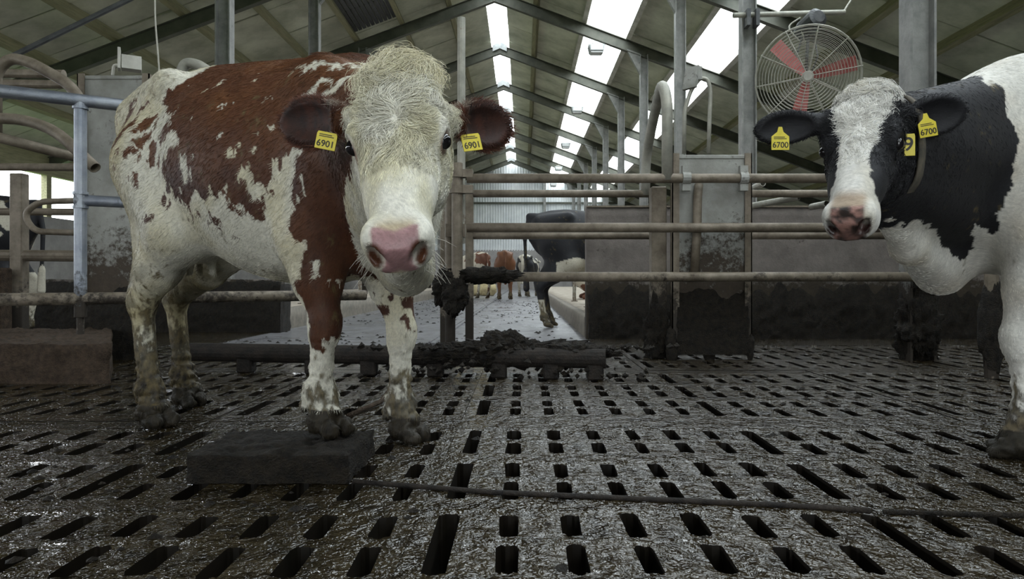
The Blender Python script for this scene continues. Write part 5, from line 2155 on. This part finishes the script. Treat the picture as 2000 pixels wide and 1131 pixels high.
ti = int((ta + math.pi) / (2 * math.pi) * nb) % nb
tp = cc0 + (e1 * math.cos(ta) + e2 * math.sin(ta)) * (rr_[ti] + 0.022)
ear_tag(c2, to2(at(1774, 283, 1.985)), dir2((1, -0.25, 0)), dir2((0, 0, 1)), '9', w=0.036, h=0.064, neck=False, name='collar_number', label='yellow collar block with number nine', bars=False, tsize=0.055)


# ------------------------------------------------------------------ the rest of the herd
def coat_plain(kind, seed):
    def f(P, N, ps):
        n = len(P)
        h = ps.to_head(P)
        ish = (h[:, 0] > -0.05) & (ps.headf(P.astype(f32)) < 0.04)
        a = fbm(P * 3.1 + seed, 200 + seed, 3)
        if kind == 'black':
            C = np.tile(BLACK * 1.3, (n, 1))
            wt = ((P[:, 2] < 0.90 - 0.25 * np.abs(P[:, 0] + 0.2)) & (P[:, 0] < 0.3) & (P[:, 0] > -0.46) & (P[:, 2] > 0.6)) | ((P[:, 2] < 0.36) & (P[:, 1] < 0)) \
                | ((P[:, 2] > 1.40) & (P[:, 0] > 0.30) & (P[:, 0] < 0.42))
            C[wt] = (0.52, 0.48, 0.38)
        elif kind == 'pied':
            C = np.tile(BLACK * 1.3, (n, 1))
            wt = (a > 0.52) | (P[:, 2] < 0.70)
            C[wt] = (0.56, 0.52, 0.42)
        elif kind == 'brown':
            C = lerp(np.array((0.10, 0.040, 0.018)), np.array((0.19, 0.078, 0.034)), a)
            C[P[:, 2] < 0.3] = (0.16, 0.09, 0.05)
        else:
            C = lerp(np.array((0.11, 0.045, 0.026)), np.array((0.17, 0.068, 0.038)), a)
            C[a > 0.5] = (0.55, 0.50, 0.40)
        return splash(P, C, 210 + seed, 0.05, 0.5, 0.7), np.zeros(n)
    return f


def std_pose(z_front=0.0, head=((1.22, 0.05, 1.36), (1.58, 0.12, 0.98)), lying=False):
    return Pose(head[0], head[1], {'FR': (0.60, -0.18, z_front), 'FL': (0.52, 0.18, z_front), 'HR': (-0.58, -0.17, 0.0), 'HL': (-0.50, 0.17, 0.0)}, lying=lying)


LOF, HIF = (-1.0, -0.62, -0.03), (1.75, 0.62, 1.66)
build_cow('cow', 'black cow with white belly patch standing across the alley behind the low wall', (0.87, 8.9), 0.02, std_pose(0.2), coat_plain('black', 1), LOF, HIF, 0.014, fine=False)
build_cow('cow', 'black-and-white cow standing behind the post and rail fence at the far bed', (-6.05, 7.3), math.pi + 0.12, std_pose(), coat_plain('pied', 6), LOF, HIF, 0.014, fine=False)
build_cow('cow', 'ginger cow seen from behind in the middle of the alley', (-0.58, 21.4), math.pi / 2 + 0.05, std_pose(), coat_plain('brown', 3), LOF, HIF, 0.02, fine=False)
build_cow('cow', 'brown cow walking away on the left of the ginger cow', (-1.62, 22.6), math.pi / 2 + 0.6, std_pose(), coat_plain('roan', 4), LOF, HIF, 0.02, fine=False)
build_cow('cow', 'small black-and-white cow beside the ginger cow in the far alley', (0.16, 24.6), math.pi / 2 - 0.25, std_pose(), coat_plain('pied', 5), LOF, HIF, 0.02, fine=False)
lie = std_pose(head=((1.15, 0.1, 1.3), (1.5, 0.2, 1.02)), lying=True)
build_cow('cow', 'black-and-white cow lying on the right bed platform nearest the low wall', (1.75, 11.6), 0.1, lie, coat_plain('pied', 9), (-1.0, -0.7, 0.50), HIF, 0.02, fine=False, zoff=0.2 - 0.555)
build_cow('cow', 'red-and-white cow lying on the right bed platform further down the row', (1.72, 14.6), 0.0, lie, coat_plain('roan', 12), (-1.0, -0.7, 0.50), HIF, 0.02, fine=False, zoff=0.2 - 0.555)
for i, (y, wh) in enumerate(((9.75, 'nearest the low wall'), (10.35, 'second from the low wall'), (13.1, 'between the lying cows'))):
    t = thing('bed_post', 'pale metal divider post on the right bed platform, ' + wh, 'post', (0.98, y, 0.2), 'divider posts on the right bed')
    mb = MB()
    mb.tube([(0.98, y, 0.19), (0.98, y, 1.0), (1.2, y, 1.2), (2.6, y, 1.2)], 0.035, 10, bend=0.15)
    mb.build('post_tube', 'pale_pipe', t)
    mb = MB()
    mb.box((0.92, y - 0.06, 0.195), (1.04, y + 0.06, 0.215))
    mb.build('base_plate', 'pale_pipe', t)
for i, (y, wh) in enumerate(((10.4, 'first'), (12.2, 'second'), (14.0, 'third'), (16.0, 'fourth'))):
    t = thing('bed_post', 'pale metal divider post on the left bed platform, ' + wh + ' from the partition', 'post', (-3.35, y, 0.25), 'divider posts on the left bed')
    mb = MB()
    mb.tube([(-3.35, y, 0.24), (-3.35, y, 1.0), (-3.6, y, 1.2), (-5.2, y, 1.2)], 0.04, 10, bend=0.15)
    mb.build('post_tube', 'pale_pipe', t)
    mb = MB()
    mb.box((-3.42, y - 0.06, 0.245), (-3.28, y + 0.06, 0.265))
    mb.build('base_plate', 'pale_pipe', t)
sh = thing('straw_heap', 'low pale heap of straw at the left edge of the far alley', 'straw', (-1.9, 26, 0))
for i, (dx, r) in enumerate(((0, 0.42), (0.5, 0.36), (-0.5, 0.4), (-1.0, 0.38))):
    lump('tuft', 'straw', sh, (-1.9 + dx, 26 + 0.1 * i, 0.26), (r, 0.3, 0.33), 300 + i, 0.3, 8, 3, flat=-0.26)
